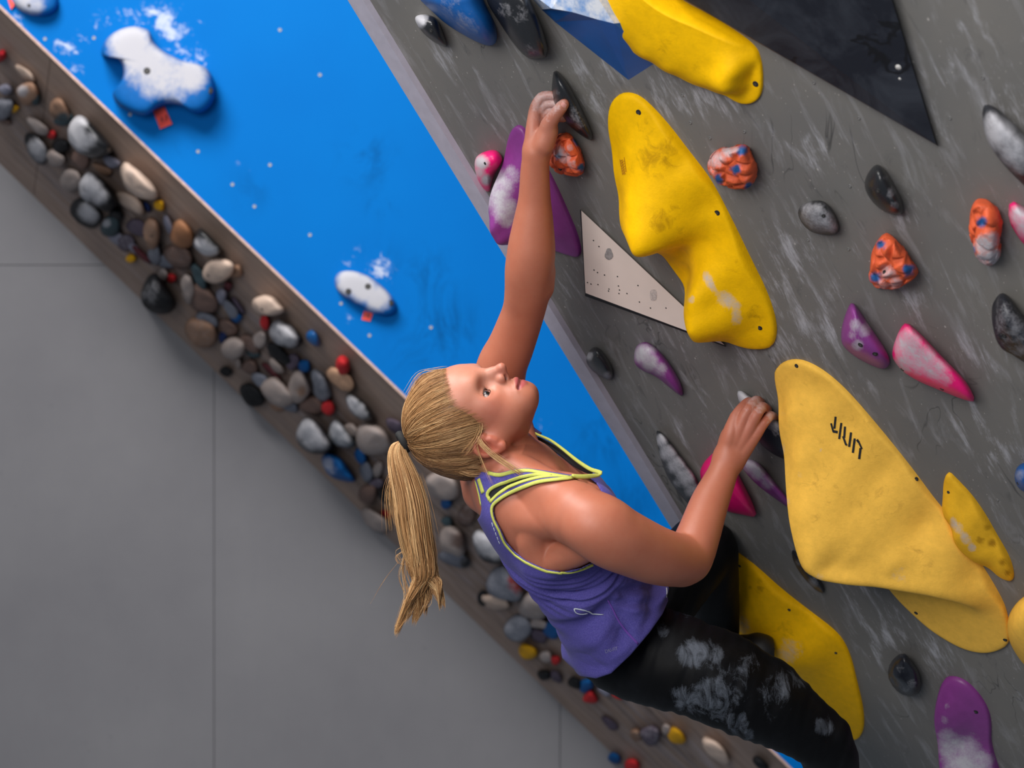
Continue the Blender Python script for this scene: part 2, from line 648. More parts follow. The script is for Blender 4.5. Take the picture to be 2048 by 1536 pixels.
def orient(verts, faces, pl):
    """flip the winding if the cap faces the wall"""
    a, b, c = (verts[faces[-1][i]] for i in range(3))
    if np.cross(b - a, c - a) @ pl.n < 0:
        return [list(reversed(q)) for q in faces]
    return faces


HOLDS = []


def finish(name, verts, faces, col, chalk, blots, mat, label, cat, group, bolts, pl, bolt_r, scuffs=()):
    px = proj(verts)
    C = np.tile(np.array(col, float), (len(verts), 1))
    for (x, y, r, c2) in blots:
        wob = np.array([1 + .55 * mnoise.noise(Vector((q[0] / r * 1.3, q[1] / r * 1.3, x * .37))) for q in px]) if len(px) < 12000 else 1.0
        m = np.exp(-(((px[:, 0] - x) ** 2 + (px[:, 1] - y) ** 2) / (r * r) * wob ** -2) ** 3)[:, None]
        C = C * (1 - m) + np.array(c2) * m
    o = obj(name, verts, faces, mat, None, True, {'Col': C, 'chalk': chalk, 'scuff': spotfield(px, scuffs) if scuffs else np.zeros(len(px))})
    tag(o, label, cat, group)
    HOLDS.append(o)
    if bolts:
        bvh = BVHTree.FromPolygons([Vector(v) for v in verts], faces)
        for (x, y) in bolts:
            hit = bvh.ray_cast(Vector(CAMP), Vector(ray(x, y)).normalized())
            if hit[0] is None:
                continue
            bolt_hole(o, np.array(hit[0]), np.array(hit[1]), pl, bolt_r)
    return o


def bolt_hole(parent, p, nrm, pl, r):
    """bolt hole: flat dark disc, the shade inside put into its colour, bolt head on it, axis along the wall normal"""
    ax = pl.n * 0.55 + (nrm if nrm @ pl.n > 0 else -nrm) * 0.45
    ax /= np.linalg.norm(ax)
    u = np.cross(ax, [0.3, 0.2, 0.9])
    u /= np.linalg.norm(u)
    w = np.cross(ax, u)
    ang = np.linspace(0, 2 * math.pi, 14, endpoint=False)
    cir = np.cos(ang)[:, None] * u + np.sin(ang)[:, None] * w
    rings = [(.74, -0.002), (.72, 0.0004), (.66, 0.0006), (.6, 0.0005)]
    v = np.concatenate([p + cir * r * a + ax * h for a, h in rings])
    f = ring_faces(14, 4) + [list(range(42, 56))]
    o = obj('bolt_hole', v, f, M_HOLE, parent)
    hexv = np.stack([np.cos(ang[:12:2]), np.sin(ang[:12:2])], -1)
    ang6 = np.linspace(0, 2 * math.pi, 6, endpoint=False)
    h6 = np.cos(ang6)[:, None] * u + np.sin(ang6)[:, None] * w
    v2 = np.concatenate([p + h6 * r * .38 + ax * 0.0003, p + h6 * r * .38 + ax * 0.0010])
    f2 = [[i, (i + 1) % 6, 6 + (i + 1) % 6, 6 + i] for i in range(6)] + [[6, 7, 8, 9, 10, 11]]
    obj('bolt', v2, f2, M_BOLT, o, smooth=False)


def lumps(verts, pl, amp, scale, seed=0.0, cell=False):
    out = verts.copy()
    for i, v in enumerate(verts):
        q = Vector(v * scale) + Vector((seed, seed * 1.7, -seed))
        if cell:
            d = mnoise.voronoi(q)[0]
            s = min(1.0, (d[1] - d[0]) * 2.5) - 0.6
        else:
            s = mnoise.noise(q) + 0.5 * mnoise.noise(q * 2.3)
        out[i] = v + pl.n * amp * s
    return out


def dome(label, outline, H, col, chalk=0.0, spots=(), blots=(), apex=None, e=0.8, eh=0.9, mat=None, bolts=(), pl=None, n=56, K=12,
         sm=2, lump=None, group=None, name='climbing_hold', cat='climbing hold', lean=0.45, bolt_r=0.006, k0=1.0, scuffs=()):
    """bolt-on hold lofted from its footprint on the wall up to a rounded crown"""
    pl = pl or MAIN
    mat = mat or M_SATIN
    ol = resample(chaikin(outline, sm) if sm else outline, n)
    c = ol.mean(0)
    if apex is None:
        p = pl.at(*c)
        shift = proj(p + pl.n * H) - c
        apex = c + shift * lean
    apex = np.asarray(apex, float)
    rings = []
    hs = []
    for k in range(K):
        th = (k / (K - 0.5)) * math.pi / 2
        s = math.cos(th) ** e
        h = H * math.sin(th) ** eh
        cc = c + (apex - c) * (1 - s)
        rings.append(pl.many(cc + (ol - c) * s * (k0 + (1 - k0) * min(1, k / 3)), h))
        hs += [h / H] * n
    rings.append(pl.many([apex], H))
    hs.append(1.0)
    # seat slightly into the wall
    verts = np.concatenate(rings)
    f = ring_faces(n, K)
    b = (K - 1) * n
    f += [[b + i, b + (i + 1) % n, b + n] for i in range(n)]
    f = orient(verts, f, pl)
    hs = np.array(hs)
    if lump:
        w = np.minimum(1, hs * 4)[:, None]
        verts = verts * (1 - w) + lumps(verts, pl, *lump) * w
    ch = chalk * np.clip(hs * 1.4 - 0.15, 0, 1) if chalk else np.zeros(len(hs))
    if spots:
        ch = np.maximum(ch, spotfield(proj(verts), spots))
    return finish(name, verts, f, col, ch, blots, mat, label, cat, group, bolts, pl, bolt_r, scuffs)


def field_hold(label, outline, ctrl, col, spots=(), blots=(), mat=None, bolts=(), n=140, K=44, sm=2, c=30.0, rim=0.012, group=None,
               name='climbing_hold', cat='climbing hold', base_chalk=0.0, bolt_r=0.007, lo=0.008, blur=2, scuffs=()):
    """big fibreglass shape: relief over the footprint interpolated from measured heights"""
    pl = MAIN
    mat = mat or M_MATTE
    ol = resample(chaikin(outline, sm) if sm else outline, n)
    cen = ol.mean(0)
    ks = (np.linspace(0, 1, K)) ** 1.15
    base = np.concatenate([cen + (ol - cen) * (1 - k * 0.995) for k in ks])
    cp = np.array([(x, y) for x, y, h in ctrl], float)
    hv = np.array([h for x, y, h in ctrl], float)
    D = np.sqrt(((cp[:, None] - cp[None]) ** 2).sum(-1) + c * c)
    wts = np.linalg.solve(D + np.eye(len(cp)) * 1e-6, hv)
    Db = np.sqrt(((base[:, None] - cp[None]) ** 2).sum(-1) + c * c)
    h = np.clip(Db @ wts, lo, 0.4)
    h = h.reshape(K, n)
    for _ in range(blur):
        h = (h + np.roll(h, 1, 1) + np.roll(h, -1, 1)) / 3
        hh = h.copy()
        hh[1:-1] = (h[:-2] + 2 * h[1:-1] + h[2:]) / 4
        h = hh
    # rounded rim
    scale = np.linalg.norm(ol - cen, axis=1).mean()
    rd = np.clip(ks * scale / 9.0, 0, 1)
    prof = np.sqrt(np.clip(1 - (1 - rd) ** 2, 0, 1))
    h = h * (0.55 + 0.45 * prof)[:, None]
    verts = pl.many(base, 0.0) + pl.n * h.ravel()[:, None]
    skirt = pl.many(ol, 0.0)
    verts = np.concatenate([skirt, verts])
    f = ring_faces(n, K + 1) + [[K * n + i for i in range(n)]]
    f = orient(verts, f, pl)
    px = proj(verts)
    ch = np.full(len(verts), base_chalk)
    if spots:
        ch = np.maximum(ch, spotfield(px, spots))
    return finish(name, verts, f, col, ch, blots, mat, label, cat, group, bolts, pl, bolt_r, scuffs)


def facet(label, polys, faces, col, mat, spots=(), blots=(), name='climbing_volume', cat='climbing volume', mat2=None, sides=(), bolts=(), bolt_r=.006, sub=14):
    """plywood volume with flat faces: polys = [(px,py,h)]"""
    v = np.array([MAIN.at(x, y, h) for x, y, h in polys])
    me_v, me_f = list(v), [list(q) for q in faces]
    o = obj(name, me_v, me_f, mat, None, False)
    fix_normals(o)
    if mat2:
        o.data.materials.append(mat2)
        for i in sides:
            o.data.polygons[i].material_index = 1
    tag(o, label, cat)
    HOLDS.append(o)
    return o


# --- top edge
dome('small black hold with a white chalked tip, high on the left of the overhang', [(828, 36), (837, 29), (857, 29), (874, 36), (886, 65), (897, 94), (886, 93), (867, 84), (850, 70), (837, 55)],
     0.045, BLK, spots=[(836, 40, 16, 1.3), (848, 36, 10, .8)], apex=(856, 60), mat=M_GLOSS, bolts=[(862, 62)])
dome('dark blue rounded hold cut by the top edge of the photo', [(830, -10), (861, 20), (891, 48), (932, 73), (960, 87), (980, 93), (992, 87), (995, 72), (990, 44), (973, 14), (955, -30), (900, -70), (845, -60)],
     0.09, BLU, spots=[(930, 45, 22, .35), (900, 10, 30, .25), (950, 60, 12, .3)], apex=(905, 15), mat=M_SATIN, lean=.6, e=.9)
dome('black faceted hold between the two blue ones at the top', [(966, -25), (975, 8), (990, 31), (1018, 75), (1042, 106), (1062, 120), (1100, 114), (1086, 61), (1072, 27), (1050, -20), (1010, -40)],
     0.06, BLK, spots=[(1040, 30, 20, .3), (1060, 100, 14, .25), (1010, 20, 16, .35)], apex=(1040, 40), sm=1, mat=M_GLOSS, e=.6, eh=.6, n=64)

# blue and white wedge volume
def white_blue():
    pts = [(1040, -30, .0), (1083, 19, .0), (1110, 44, .0), (1257, 160, .0), (1318, 121, .0), (1290, 40, .0), (1200, -90, .0),
           (1103, 17, .055), (1144, 24, .06), (1195, 39, .06), (1228, 47, .055), (1160, -60, .05)]
    faces = [[1, 2, 8, 7], [2, 3, 9, 8], [3, 4, 10, 9], [4, 5, 10], [0, 1, 7, 11], [7, 8, 9, 10, 11], [5, 6, 11, 10], [6, 0, 11]]
    mb = simple('blue_volume_paint', srgb(6, 84, 158), .45, .12, 14)
    t = NT('blue_volume_chalked', .8, .2)
    nz = t.noise(50, 6, .7)
    t.color(t.mix(t.ramp(nz, [(.3, 0.), (.62, .95)]), srgb(90, 140, 200), (.68, .69, .72)))
    o = facet('blue volume with a chalk white top, under the highest yellow hold', pts, faces, None, mb, mat2=t.m, sides=(4, 5, 6, 7))
    return o


white_blue()
field_hold('yellow fibreglass hold at the top, half under the black volume',
           [(1180, -12), (1215, 40), (1250, 75), (1310, 118), (1360, 146), (1420, 171), (1452, 184), (1472, 199), (1493, 207), (1515, 201), (1526, 183), (1527, 150), (1524, 120), (1512, 88), (1440, 40), (1345, -10), (1280, -70), (1200, -70)],
           [(1180, -12, .012), (1215, 40, .012), (1250, 75, .012), (1310, 118, .012), (1360, 146, .012), (1420, 171, .012), (1452, 184, .010), (1493, 206, .008), (1524, 183, .008), (1526, 150, .008), (1522, 120, .008), (1510, 90, .008),
            (1480, 192, .008), (1508, 190, .008), (1514, 165, .008), (1514, 130, .008), (1470, 180, .010), (1498, 176, .009), (1504, 150, .010),
            (1495, 150, .034), (1500, 128, .034), (1496, 108, .034), (1482, 165, .034), (1462, 162, .034), (1420, 145, .034), (1360, 118, .036), (1310, 90, .036), (1260, 50, .036), (1230, 10, .034),
            (1300, 40, .044), (1380, 80, .044), (1450, 110, .040), (1470, 90, .036), (1400, 30, .04), (1280, -40, .045)],
           YEL, scuffs=[(1340, 95, 26, .5), (1290, 60, 18, .4), (1400, 130, 30, .35)], bolts=[(1511, 168)], c=9, blur=1, n=160, K=50)

# black triangular volume
M_BLKVOL = None


def black_volume():
    t = NT('black_painted_plywood', .5, .35)
    nz = t.noise(9, 6, .65, t.mapping((1, 1, 1), (0, .5, .3)), 1.0)
    c = t.mix(t.ramp(nz, [(.45, 0.), (.75, .8)]), srgb(24, 27, 36), srgb(62, 66, 74))
    sc = t.noise(5, 4, .55, t.mapping((1, 1, 2.2), (.4, .2, .3)), 1.4)
    c = t.mix(t.ramp(sc, [(.585, 0.), (.60, .9), (.625, .9), (.64, 0.)]), c, srgb(12, 13, 17))
    t.color(c)
    ply = simple('ply_edge_brown', srgb(92, 66, 62), .7)
    pts = [(1876, 292, 0), (1340, -16, 0), (1180, -260, 0), (1740, -150, 0), (1872, 289, .012), (1343, -16, .028), (1240, -200, .05), (1738, -148, .022)]
    faces = [[4, 5, 6, 7], [0, 1, 5, 4], [1, 2, 6, 5], [2, 3, 7, 6], [3, 0, 4, 7]]
    return facet('large black triangular plywood volume in the top right', pts, faces, None, t.m, mat2=ply, sides=(1,))


bv = black_volume()


def surface_disc(parent, name, x, y, r, mat, bvh=None, pl=None, h=0.0012):
    pl = pl or MAIN
    hit = bvh.ray_cast(Vector(CAMP), Vector(ray(x, y)).normalized())
    if hit[0] is None:
        return
    p, nn = np.array(hit[0]), np.array(hit[1])
    if nn @ (p - CAMP) > 0:
        nn = -nn
    u = np.cross(nn, [.2, .1, 1])
    u /= np.linalg.norm(u)
    w = np.cross(nn, u)
    a = np.linspace(0, 2 * math.pi, 10, endpoint=False)
    cir = np.cos(a)[:, None] * u + np.sin(a)[:, None] * w
    v = np.concatenate([p + cir * r - nn * .001, p + cir * r * .9 + nn * h])
    f = [[i, (i + 1) % 10, 10 + (i + 1) % 10, 10 + i] for i in range(10)] + [list(range(10, 20))]
    return obj(name, v, f, mat, parent)


def bvh_of(o):
    return BVHTree.FromPolygons([o.matrix_world @ v.co for v in o.data.vertices], [list(p.vertices) for p in o.data.polygons])


_b = bvh_of(bv)
for x, y, r in [(1781, 128, .0042), (1797, 134, .005), (1800, 157, .0025), (1575, 60, .0025)]:
    surface_disc(bv, 'screw', x, y, r, simple('bright_screw_head', (.6, .58, .55), .3), _b)

# --- middle
hand_hold = dome('black glossy crescent hold gripped by her raised right hand', [(1107.7, 137), (1127, 154), (1144, 181), (1158, 208), (1175, 243), (1187, 273), (1182, 283), (1161, 270), (1137, 251), (1124, 236), (1110, 219), (1103, 191), (1104, 164)],
                 0.042, BLK, spots=[(1150, 230, 12, .35), (1160, 250, 12, .3), (1115, 185, 6, .35), (1145, 215, 9, .3)], apex=(1128, 205), mat=M_GLOSS, sm=1, e=.75, eh=.8)
field_hold('deep yellow two-lobed fibreglass hold in the middle of the overhang',
           [(1220, 228), (1224, 205), (1237, 188), (1257, 183), (1282, 191), (1310, 217), (1342, 253), (1382, 306), (1423, 358), (1463, 435), (1504, 520), (1536, 584), (1554, 641), (1554, 673), (1546, 691), (1528, 695), (1504, 691), (1451, 668), (1418, 640), (1382, 580), (1326, 504), (1275, 420), (1238, 330), (1222, 270)],
           [(1222, 228, .012), (1257, 186, .010), (1310, 219, .012), (1382, 308, .012), (1463, 437, .012), (1536, 586, .012), (1554, 655, .012), (1528, 693, .012),
            (1255, 225, .018), (1280, 290, .040), (1240, 290, .014), (1302, 360, .074), (1268, 370, .040), (1322, 402, .100), (1346, 432, .112), (1300, 425, .078), (1362, 408, .092), (1334, 448, .100), (1308, 452, .062),
            (1372, 440, .088), (1352, 449, .098), (1404, 428, .045), (1392, 462, .040), (1368, 482, .022), (1325, 500, .012), (1360, 512, .014), (1405, 505, .03), (1430, 470, .022), (1385, 330, .026), (1420, 400, .018), (1350, 300, .034), (1375, 380, .06),
            (1425, 545, .075), (1410, 570, .07), (1440, 600, .10), (1465, 570, .06), (1480, 620, .065), (1440, 630, .085), (1420, 620, .07), (1500, 560, .03), (1500, 660, .03), (1460, 660, .03), (1385, 570, .02), (1390, 540, .015), (1520, 640, .02)],
           YEL, spots=[(1412 + 3 * i * (1 + .25 * i), 548 + 10 * i, 7 + 1.2 * ((i * 5) % 3), .5 + .1 * ((i * 3) % 4)) for i in range(5)] + [(1440 + 8 * i, 594 + 4 * i, 9 + 2 * ((i * 3) % 4), .55 + .1 * (i % 3)) for i in range(5)] + [(1471 + 2 * (i % 2), 616 + 8 * i, 7 + (i % 2) * 3, .6) for i in range(4)] + [ (1383, 600, 8, .6), (1284, 440, 6, .2)],
           scuffs=[(1315, 318, 40, .75), (1345, 290, 24, .6), (1322, 442, 26, .75), (1345, 425, 20, .6), (1290, 262, 26, .5), (1450, 530, 30, .35), (1510, 625, 22, .6), (1500, 640, 16, .5), (1270, 350, 20, .35), (1360, 470, 18, .5)],
           bolts=[(1277, 225), (1434, 426), (1519, 656)], c=10, blur=1)
two_lobed = HOLDS[-1]
facet('cream triangular plywood volume overlapped by the two-lobed yellow hold', [(1160, 419, 0), (1170, 592, 0), (1452, 694, 0), (1162.5, 421, .012), (1171, 586, .034), (1449, 690, .010)],
      [[3, 4, 5], [0, 1, 4, 3], [1, 2, 5, 4], [2, 0, 3, 5]], None, simple('cream_volume_paint', srgb(222, 206, 196), .6, .05, 10), mat2=simple('volume_black_edge', srgb(20, 21, 24), .7), sides=(1, 2))
cream = HOLDS[-1]
_b = bvh_of(cream)
for x, y in [(1187, 481), (1198, 493), (1188, 540), (1195, 545), (1209, 550), (1235, 553), (1175, 565), (1182, 568), (1196, 569), (1237, 572), (1239, 580), (1217, 582), (1254, 587), (1276, 571), (1279, 604), (1301, 616), (1332, 616), (1218, 578), (1238, 587)]:
    surface_disc(cream, 'screw_hole', x, y, .0016, M_HOLE, _b, h=.0004)


def decal(parent, name, pxpolys, mat, bvh, lift=.0008):
    """flat print that follows the surface under it"""
    v, f = [], []
    for poly in pxpolys:
        base = len(v)
        for (x, y) in poly:
            hit = bvh.ray_cast(Vector(CAMP), Vector(ray(x, y)).normalized())
            if hit[0] is None:
                hit = bvh.find_nearest(Vector(P(x, y, np.linalg.norm(np.array(parent.data.vertices[0].co) - CAMP))))
            p, nn = np.array(hit[0]), np.array(hit[1])
            if nn @ (p - CAMP) > 0:
                nn = -nn
            v.append(p + nn * lift)
        f.append(list(range(base, len(v))))
    return obj(name, v, f, mat, parent, smooth=False)


def stroke(a, b, w):
    a, b = np.array(a, float), np.array(b, float)
    d = (b - a) / np.linalg.norm(b - a)
    nn = np.array([-d[1], d[0]]) * w / 2
    return [tuple(a + nn), tuple(b + nn), tuple(b - nn), tuple(a - nn)]


decal(cream, 'red_scribble', [stroke((1433, 673), (1439, 678), 2.0), stroke((1439, 678), (1444.5, 683.5), 2.0), stroke((1438, 676), (1435.5, 682), 1.6)], M_REDINK, _b)
decal(cream, 'rubber_smudge', [[(1218 + 8 * math.cos(a) * (1 + .2 * math.sin(3 * a)), 508 + 12 * math.sin(a)) for a in np.linspace(0, 6.28, 14, endpoint=False)]], simple('smudge_grey', srgb(146, 140, 138), .7, .3, 200), _b, .0005)
decal(cream, 'rubber_smudge', [[(1307 + 7 * math.cos(a), 590 + 14 * math.sin(a) * (1 + .2 * math.cos(2 * a))) for a in np.linspace(0, 6.28, 14, endpoint=False)]], simple('smudge_light', srgb(186, 174, 168), .7, .3, 200), _b, .0005)

_b = bvh_of(two_lobed)
stamp = []
for k in range(6):
    y0 = 322 + k * 5
    stamp += [stroke((1240.5 + k * 1.1, y0), (1246 + k * .9, y0 - 2.5), 1.6), stroke((1243 + k, y0 + 2.2), (1250 + k * .4, y0 - .5), 1.0)]
stamp += [stroke((1240, 318), (1246, 350), .9), stroke((1249, 314), (1253, 344), .9)]
decal(two_lobed, 'faded_stamp', stamp, M_STAMP, _b, .0008)

dome('pink hold with chalk, left of the purple one behind her forearm', [(948, 320), (960, 306), (990, 297), (1006, 313), (1004, 330), (990, 345), (984, 362), (979, 388), (963, 374), (951, 349)], 0.05, PNK,
     spots=[(962, 325, 16, 1.0), (972, 360, 12, .9), (958, 345, 12, .8)], blots=[(975, 358, 10, srgb(150, 90, 110))], apex=(970, 335), bolts=[(970, 327)], bolt_r=.004)
field_hold('large purple hold behind her raised forearm', [(1022, 268), (1030, 251), (1042, 249), (1056, 262), (1100, 342), (1120, 383), (1141, 431), (1158, 472), (1166, 513), (1141, 508), (1110, 497), (1075, 480), (1042, 458), (1024, 420), (1018, 360), (1017, 310)],
           [(1030, 255, .012), (1042, 252, .01), (1100, 344, .01), (1141, 433, .01), (1165, 510, .01), (1110, 495, .012), (1045, 455, .05), (1040, 380, .09), (1030, 340, .06), (1050, 400, .105), (1060, 430, .10), (1045, 430, .08), (1022, 320, .03), (1075, 400, .06), (1090, 440, .045), (1070, 460, .05), (1060, 310, .03), (1120, 460, .02), (1026, 400, .07), (1030, 420, .065)],
           PUR, spots=[(1000, 370, 28, .8), (995, 395, 26, .9), (1010, 420, 26, .85), (1020, 350, 20, .6), (1012, 440, 16, .7)], c=16, mat=M_SATIN)
for lab, ol, bl, sp, ap, bo in [
    ('orange rock-textured hold just right of her raised wrist', [(1110, 275), (1120, 266), (1133, 266), (1147, 280), (1160, 305), (1168, 335), (1165, 352), (1140, 350), (1118, 346), (1100, 332), (1096, 312), (1103, 290)],
     [(1153, 284, 9, SPOT), (1163, 335, 8, SPOT), (1118, 312, 7, SPOT)], [(1118, 305, 12, .75), (1130, 315, 12, .6), (1140, 295, 8, .5), (1145, 330, 10, .5)], (1130, 315), [(1120, 338)]),
    ('orange rock-textured hold right of the two-lobed yellow one', [(1416, 335), (1419, 312), (1436, 296), (1458, 298), (1479, 288), (1493, 291), (1503, 310), (1515, 340), (1510, 365), (1493, 378), (1468, 376), (1439, 368), (1424, 352)],
     [(1484, 302, 11, SPOT), (1472, 340, 11, SPOT), (1437, 359, 10, SPOT), (1498, 371, 9, SPOT)], [(1430, 318, 18, .7), (1455, 302, 12, .8), (1470, 300, 8, .7), (1425, 345, 10, .5)], (1452, 335), []),
    ('orange rock-textured hold with blue patches below the black oval one', [(1764, 468), (1778, 471), (1797, 486), (1819, 518), (1837, 546), (1827, 560), (1799, 575), (1772, 580), (1749, 573), (1738, 554), (1742, 524), (1746, 494)],
     [(1762, 489, 9, SPOT), (1817, 540, 13, SPOT), (1750, 556, 11, SPOT)], [(1775, 545, 16, .6), (1790, 565, 14, .6), (1765, 570, 12, .5)], (1780, 535), [(1769, 545)]),
    ('orange rock-textured hold beside the pink one near the right edge', [(1952, 396), (1976, 404), (1994, 420), (2005, 442), (1999, 475), (2001, 515), (1985, 532), (1970, 531), (1954, 519), (1946, 486), (1938, 457), (1940, 420)],
     [(1963, 444, 10, SPOT), (1945, 500, 7, SPOT)], [(1970, 490, 22, .9), (1985, 515, 20, 1.0), (1965, 518, 18, .9), (1985, 480, 16, .85)], (1965, 465), [])]:
    dome(lab, ol, .05, ORG, spots=sp, blots=bl, apex=ap, bolts=bo, mat=M_ROCK, lump=(.010, 34, len(lab), True), n=110, K=34, group='orange rock-textured holds', e=.6, eh=.7, bolt_r=.005)

dome('grey chalked oval hold above the big rightmost gap, with scuff lines on its left', [(1594, 425), (1603, 409), (1629, 400), (1650, 402), (1669, 424), (1680, 453), (1676, 469), (1650, 471), (1621, 464), (1603, 447)], .04, BLK, chalk=.5, apex=(1630, 436), bolts=[(1647, 432)],
     spots=[(1615, 415, 14, .6), (1645, 440, 14, .6), (1665, 455, 12, .6)], e=.8, mat=M_SATIN, bolt_r=.0045)
dome('shiny black hold with a pointed top, left of the orange hold by the right edge', [(1756, 327), (1771, 340), (1786, 365), (1804, 398), (1809, 427), (1797, 432), (1767, 424), (1742, 402), (1728, 376), (1731, 354), (1744, 334)], .045, BLK, spots=[(1773, 355, 8, .3), (1782, 385, 12, .35), (1790, 412, 10, .3)], apex=(1760, 385), mat=M_GLOSS, bolts=[(1756, 382)], bolt_r=.006)
dome('large chalk white and black hold cut by the right edge near the top', [(1965, 212), (1975, 207), (1994, 216), (2016, 237), (2050, 270), (2085, 310), (2095, 390), (2070, 392), (2048, 371), (2023, 347), (1994, 314), (1972, 278), (1964, 240)], .06, DRK, spots=[(2000, 270, 36, .95), (2030, 300, 34, .9), (1985, 245, 20, .9), (2040, 330, 20, .6)], apex=(2010, 280), mat=M_SATIN, lean=.4)
dome('chalky pink hold cut by the right edge', [(2019, 398), (2055, 418), (2100, 450), (2110, 520), (2055, 496), (2038, 478), (2016, 440)], .04, PNK, spots=[(2040, 430, 22, .9), (2060, 450, 30, .9)], apex=(2050, 450), sm=1, blots=[])
dome('purple teardrop hold with two bolt holes', [(1703, 602), (1715, 615), (1735, 646), (1759, 680), (1776, 707), (1782, 727), (1769, 740), (1745, 732), (1715, 717), (1689, 697), (1681, 680), (1684, 649), (1694, 619)], .05, PUR,
     spots=[(1710, 650, 12, .7), (1728, 660, 14, .65), (1715, 690, 12, .75), (1738, 650, 10, .6), (1705, 670, 10, .5)], apex=(1718, 680), bolts=[(1721, 690), (1750, 708)], bolt_r=.0065)
dome('chalked pink wedge hold with a bright magenta tip', [(1811, 642), (1840, 666), (1881, 710), (1918, 747), (1938, 771), (1953, 805), (1928, 800), (1881, 781), (1837, 763), (1806, 744), (1789, 724), (1783, 710), (1788, 686), (1799, 659)], .05, PNK,
     spots=[(1815, 690, 30, .85), (1845, 720, 30, .85), (1875, 740, 24, .75), (1810, 725, 22, .8), (1895, 760, 14, .5)], scuffs=[(1822, 675, 18, .6), (1850, 705, 26, .7), (1880, 735, 20, .5)], apex=(1835, 715), bolts=[(1805, 739), (1884, 778)], sm=1, e=.5, eh=.55, bolt_r=.005)
dome('dark grey knobbly hold cut by the right edge, level with the pink wedge', [(1982, 615), (1992, 595), (2001, 586), (2020, 598), (2048, 632), (2085, 690), (2085, 745), (2048, 724), (2026, 711), (1999, 685), (1986, 659)], .05, DRK, chalk=.3, spots=[(2030, 660, 14, .4), (2005, 640, 12, .35), (2040, 700, 14, .4)], apex=(2020, 660), lump=(.008, 22, 3.0), mat=M_SATIN, bolts=[(2009, 672)])
dome('blue round hold cut by the right edge', [(2028, 955), (2032, 936), (2045, 925), (2065, 924), (2085, 940), (2088, 965), (2075, 985), (2050, 986), (2034, 974)], .04, BLU, spots=[(2040, 950, 12, .5)], bolts=[(2036, 967)], bolt_r=.004, apex=(2052, 958))

# the lip of the largest hold: crest measured in the photograph, then a steep underside down to the flange
LIP = []
_cr = [(1722, 1050, .155), (1766, 1072, .135), (1807, 1093, .112), (1856, 1117, .092), (1906, 1143, .072), (1938, 1167, .052), (1966, 1192, .032)]
_s = np.concatenate([[0], np.cumsum([math.dist(p[:2], q[:2]) for p, q in zip(_cr, _cr[1:])])])
for _t in np.arange(0, _s[-1] + 1, 11.0):
    _x, _y, _h = (np.interp(_t, _s, [p[i] for p in _cr]) for i in range(3))
    LIP.append((_x, _y, _h))
    LIP.append((_x - 6, _y + 10.4, _h * .5 + .005))
    LIP.append((_x - 12, _y + 20.8, .013))
    LIP.append((_x - 18, _y + 31.2, .011))
    LIP.append((_x + 9, _y - 15.6, _h * .95))
# --- lower right
big_yellow = field_hold('largest pale yellow fibreglass hold with a black logo',
           [(1550, 747), (1556, 732), (1569, 722), (1590, 717), (1613, 721), (1644, 737), (1678, 764), (1711, 798), (1752, 846), (1793, 896), (1833, 947), (1870, 998), (1904, 1037), (1963, 1126), (2005, 1196), (2017, 1231), (2021, 1278), (2013, 1291), (1982, 1303), (1951, 1301), (1916, 1289), (1866, 1258), (1831, 1227), (1788, 1184), (1745, 1120), (1700, 1055), (1650, 965), (1600, 870), (1565, 795)],
           [(1550, 750, .010), (1590, 719, .010), (1644, 739, .010), (1711, 800, .010), (1793, 898, .010), (1870, 1000, .010), (1963, 1128, .010), (2017, 1231, .010), (2013, 1289, .010), (1951, 1300, .010), (1866, 1257, .010), (1820, 1215, .010), (1788, 1184, .010),
            (1575, 745, .012), (1600, 745, .012), (1640, 770, .014), (1700, 830, .02), (1780, 925, .025), (1860, 1030, .025), (1985, 1215, .014), (1990, 1260, .010), (1950, 1275, .010), (1900, 1255, .010), (1870, 1232, .010), (1835, 1195, .012),
            (1575, 790, .02), (1600, 800, .045), (1605, 870, .065), (1640, 865, .08), (1635, 935, .115), (1670, 940, .125), (1665, 990, .145), (1700, 1000, .155), 
            (1900, 1215, .012), (1945, 1235, .012), (1785, 1160, .012), (1690, 880, .060), (1745, 965, .085),
            (1700, 1040, .155), (1760, 1035, .125), (1830, 1068, .095)] + LIP,
           YEL2, spots=[(1562, 900, 10, .45), (1570, 1000, 10, .4), (1562, 830, 8, .35), (1640, 1155, 10, .35), (1800, 1150, 16, .3), (1640, 900, 5, .5), (1600, 950, 5, .4)],
           scuffs=[(1690, 880, 70, .35), (1640, 980, 60, .35), (1750, 1000, 60, .35), (1830, 1100, 30, .4), (1600, 800, 40, .3), (1850, 1130, 20, .5)], bolts=[(1593, 732), (1832, 959), (2010, 1280), (1832, 1226)], c=9, blur=2, n=190, K=64, bolt_r=.0055)
_b = bvh_of(big_yellow)
def gz(x, y):   # logo stroke points measured on a 12.8x enlargement
    return (1640 + x / 12.8, 810 + y / 12.8)
logo = []
for a, b, w in [((400, 290), (368, 600), 52), ((282, 462), (345, 690), 46), ((335, 668), (455, 690), 66), ((548, 450), (492, 865), 54), ((642, 545), (622, 835), 54), ((590, 795), (672, 1020), 50), ((655, 1015), (688, 985), 70),
                ((798, 695), (748, 1066), 56), ((892, 850), (842, 1218), 56), ((945, 880), (1000, 950), 60), ((985, 920), (1075, 1120), 44), ((1040, 1095), (1002, 1378), 58)]:
    logo.append(stroke(gz(*a), gz(*b), w / 12.8))
def split_poly(q, k=4):
    q = [np.array(p) for p in q]
    out = []
    for i in range(k):
        t0, t1 = i / k, (i + 1) / k
        out.append([tuple(q[0] + (q[1] - q[0]) * t0), tuple(q[0] + (q[1] - q[0]) * t1), tuple(q[3] + (q[2] - q[3]) * t1), tuple(q[3] + (q[2] - q[3]) * t0)])
    return out
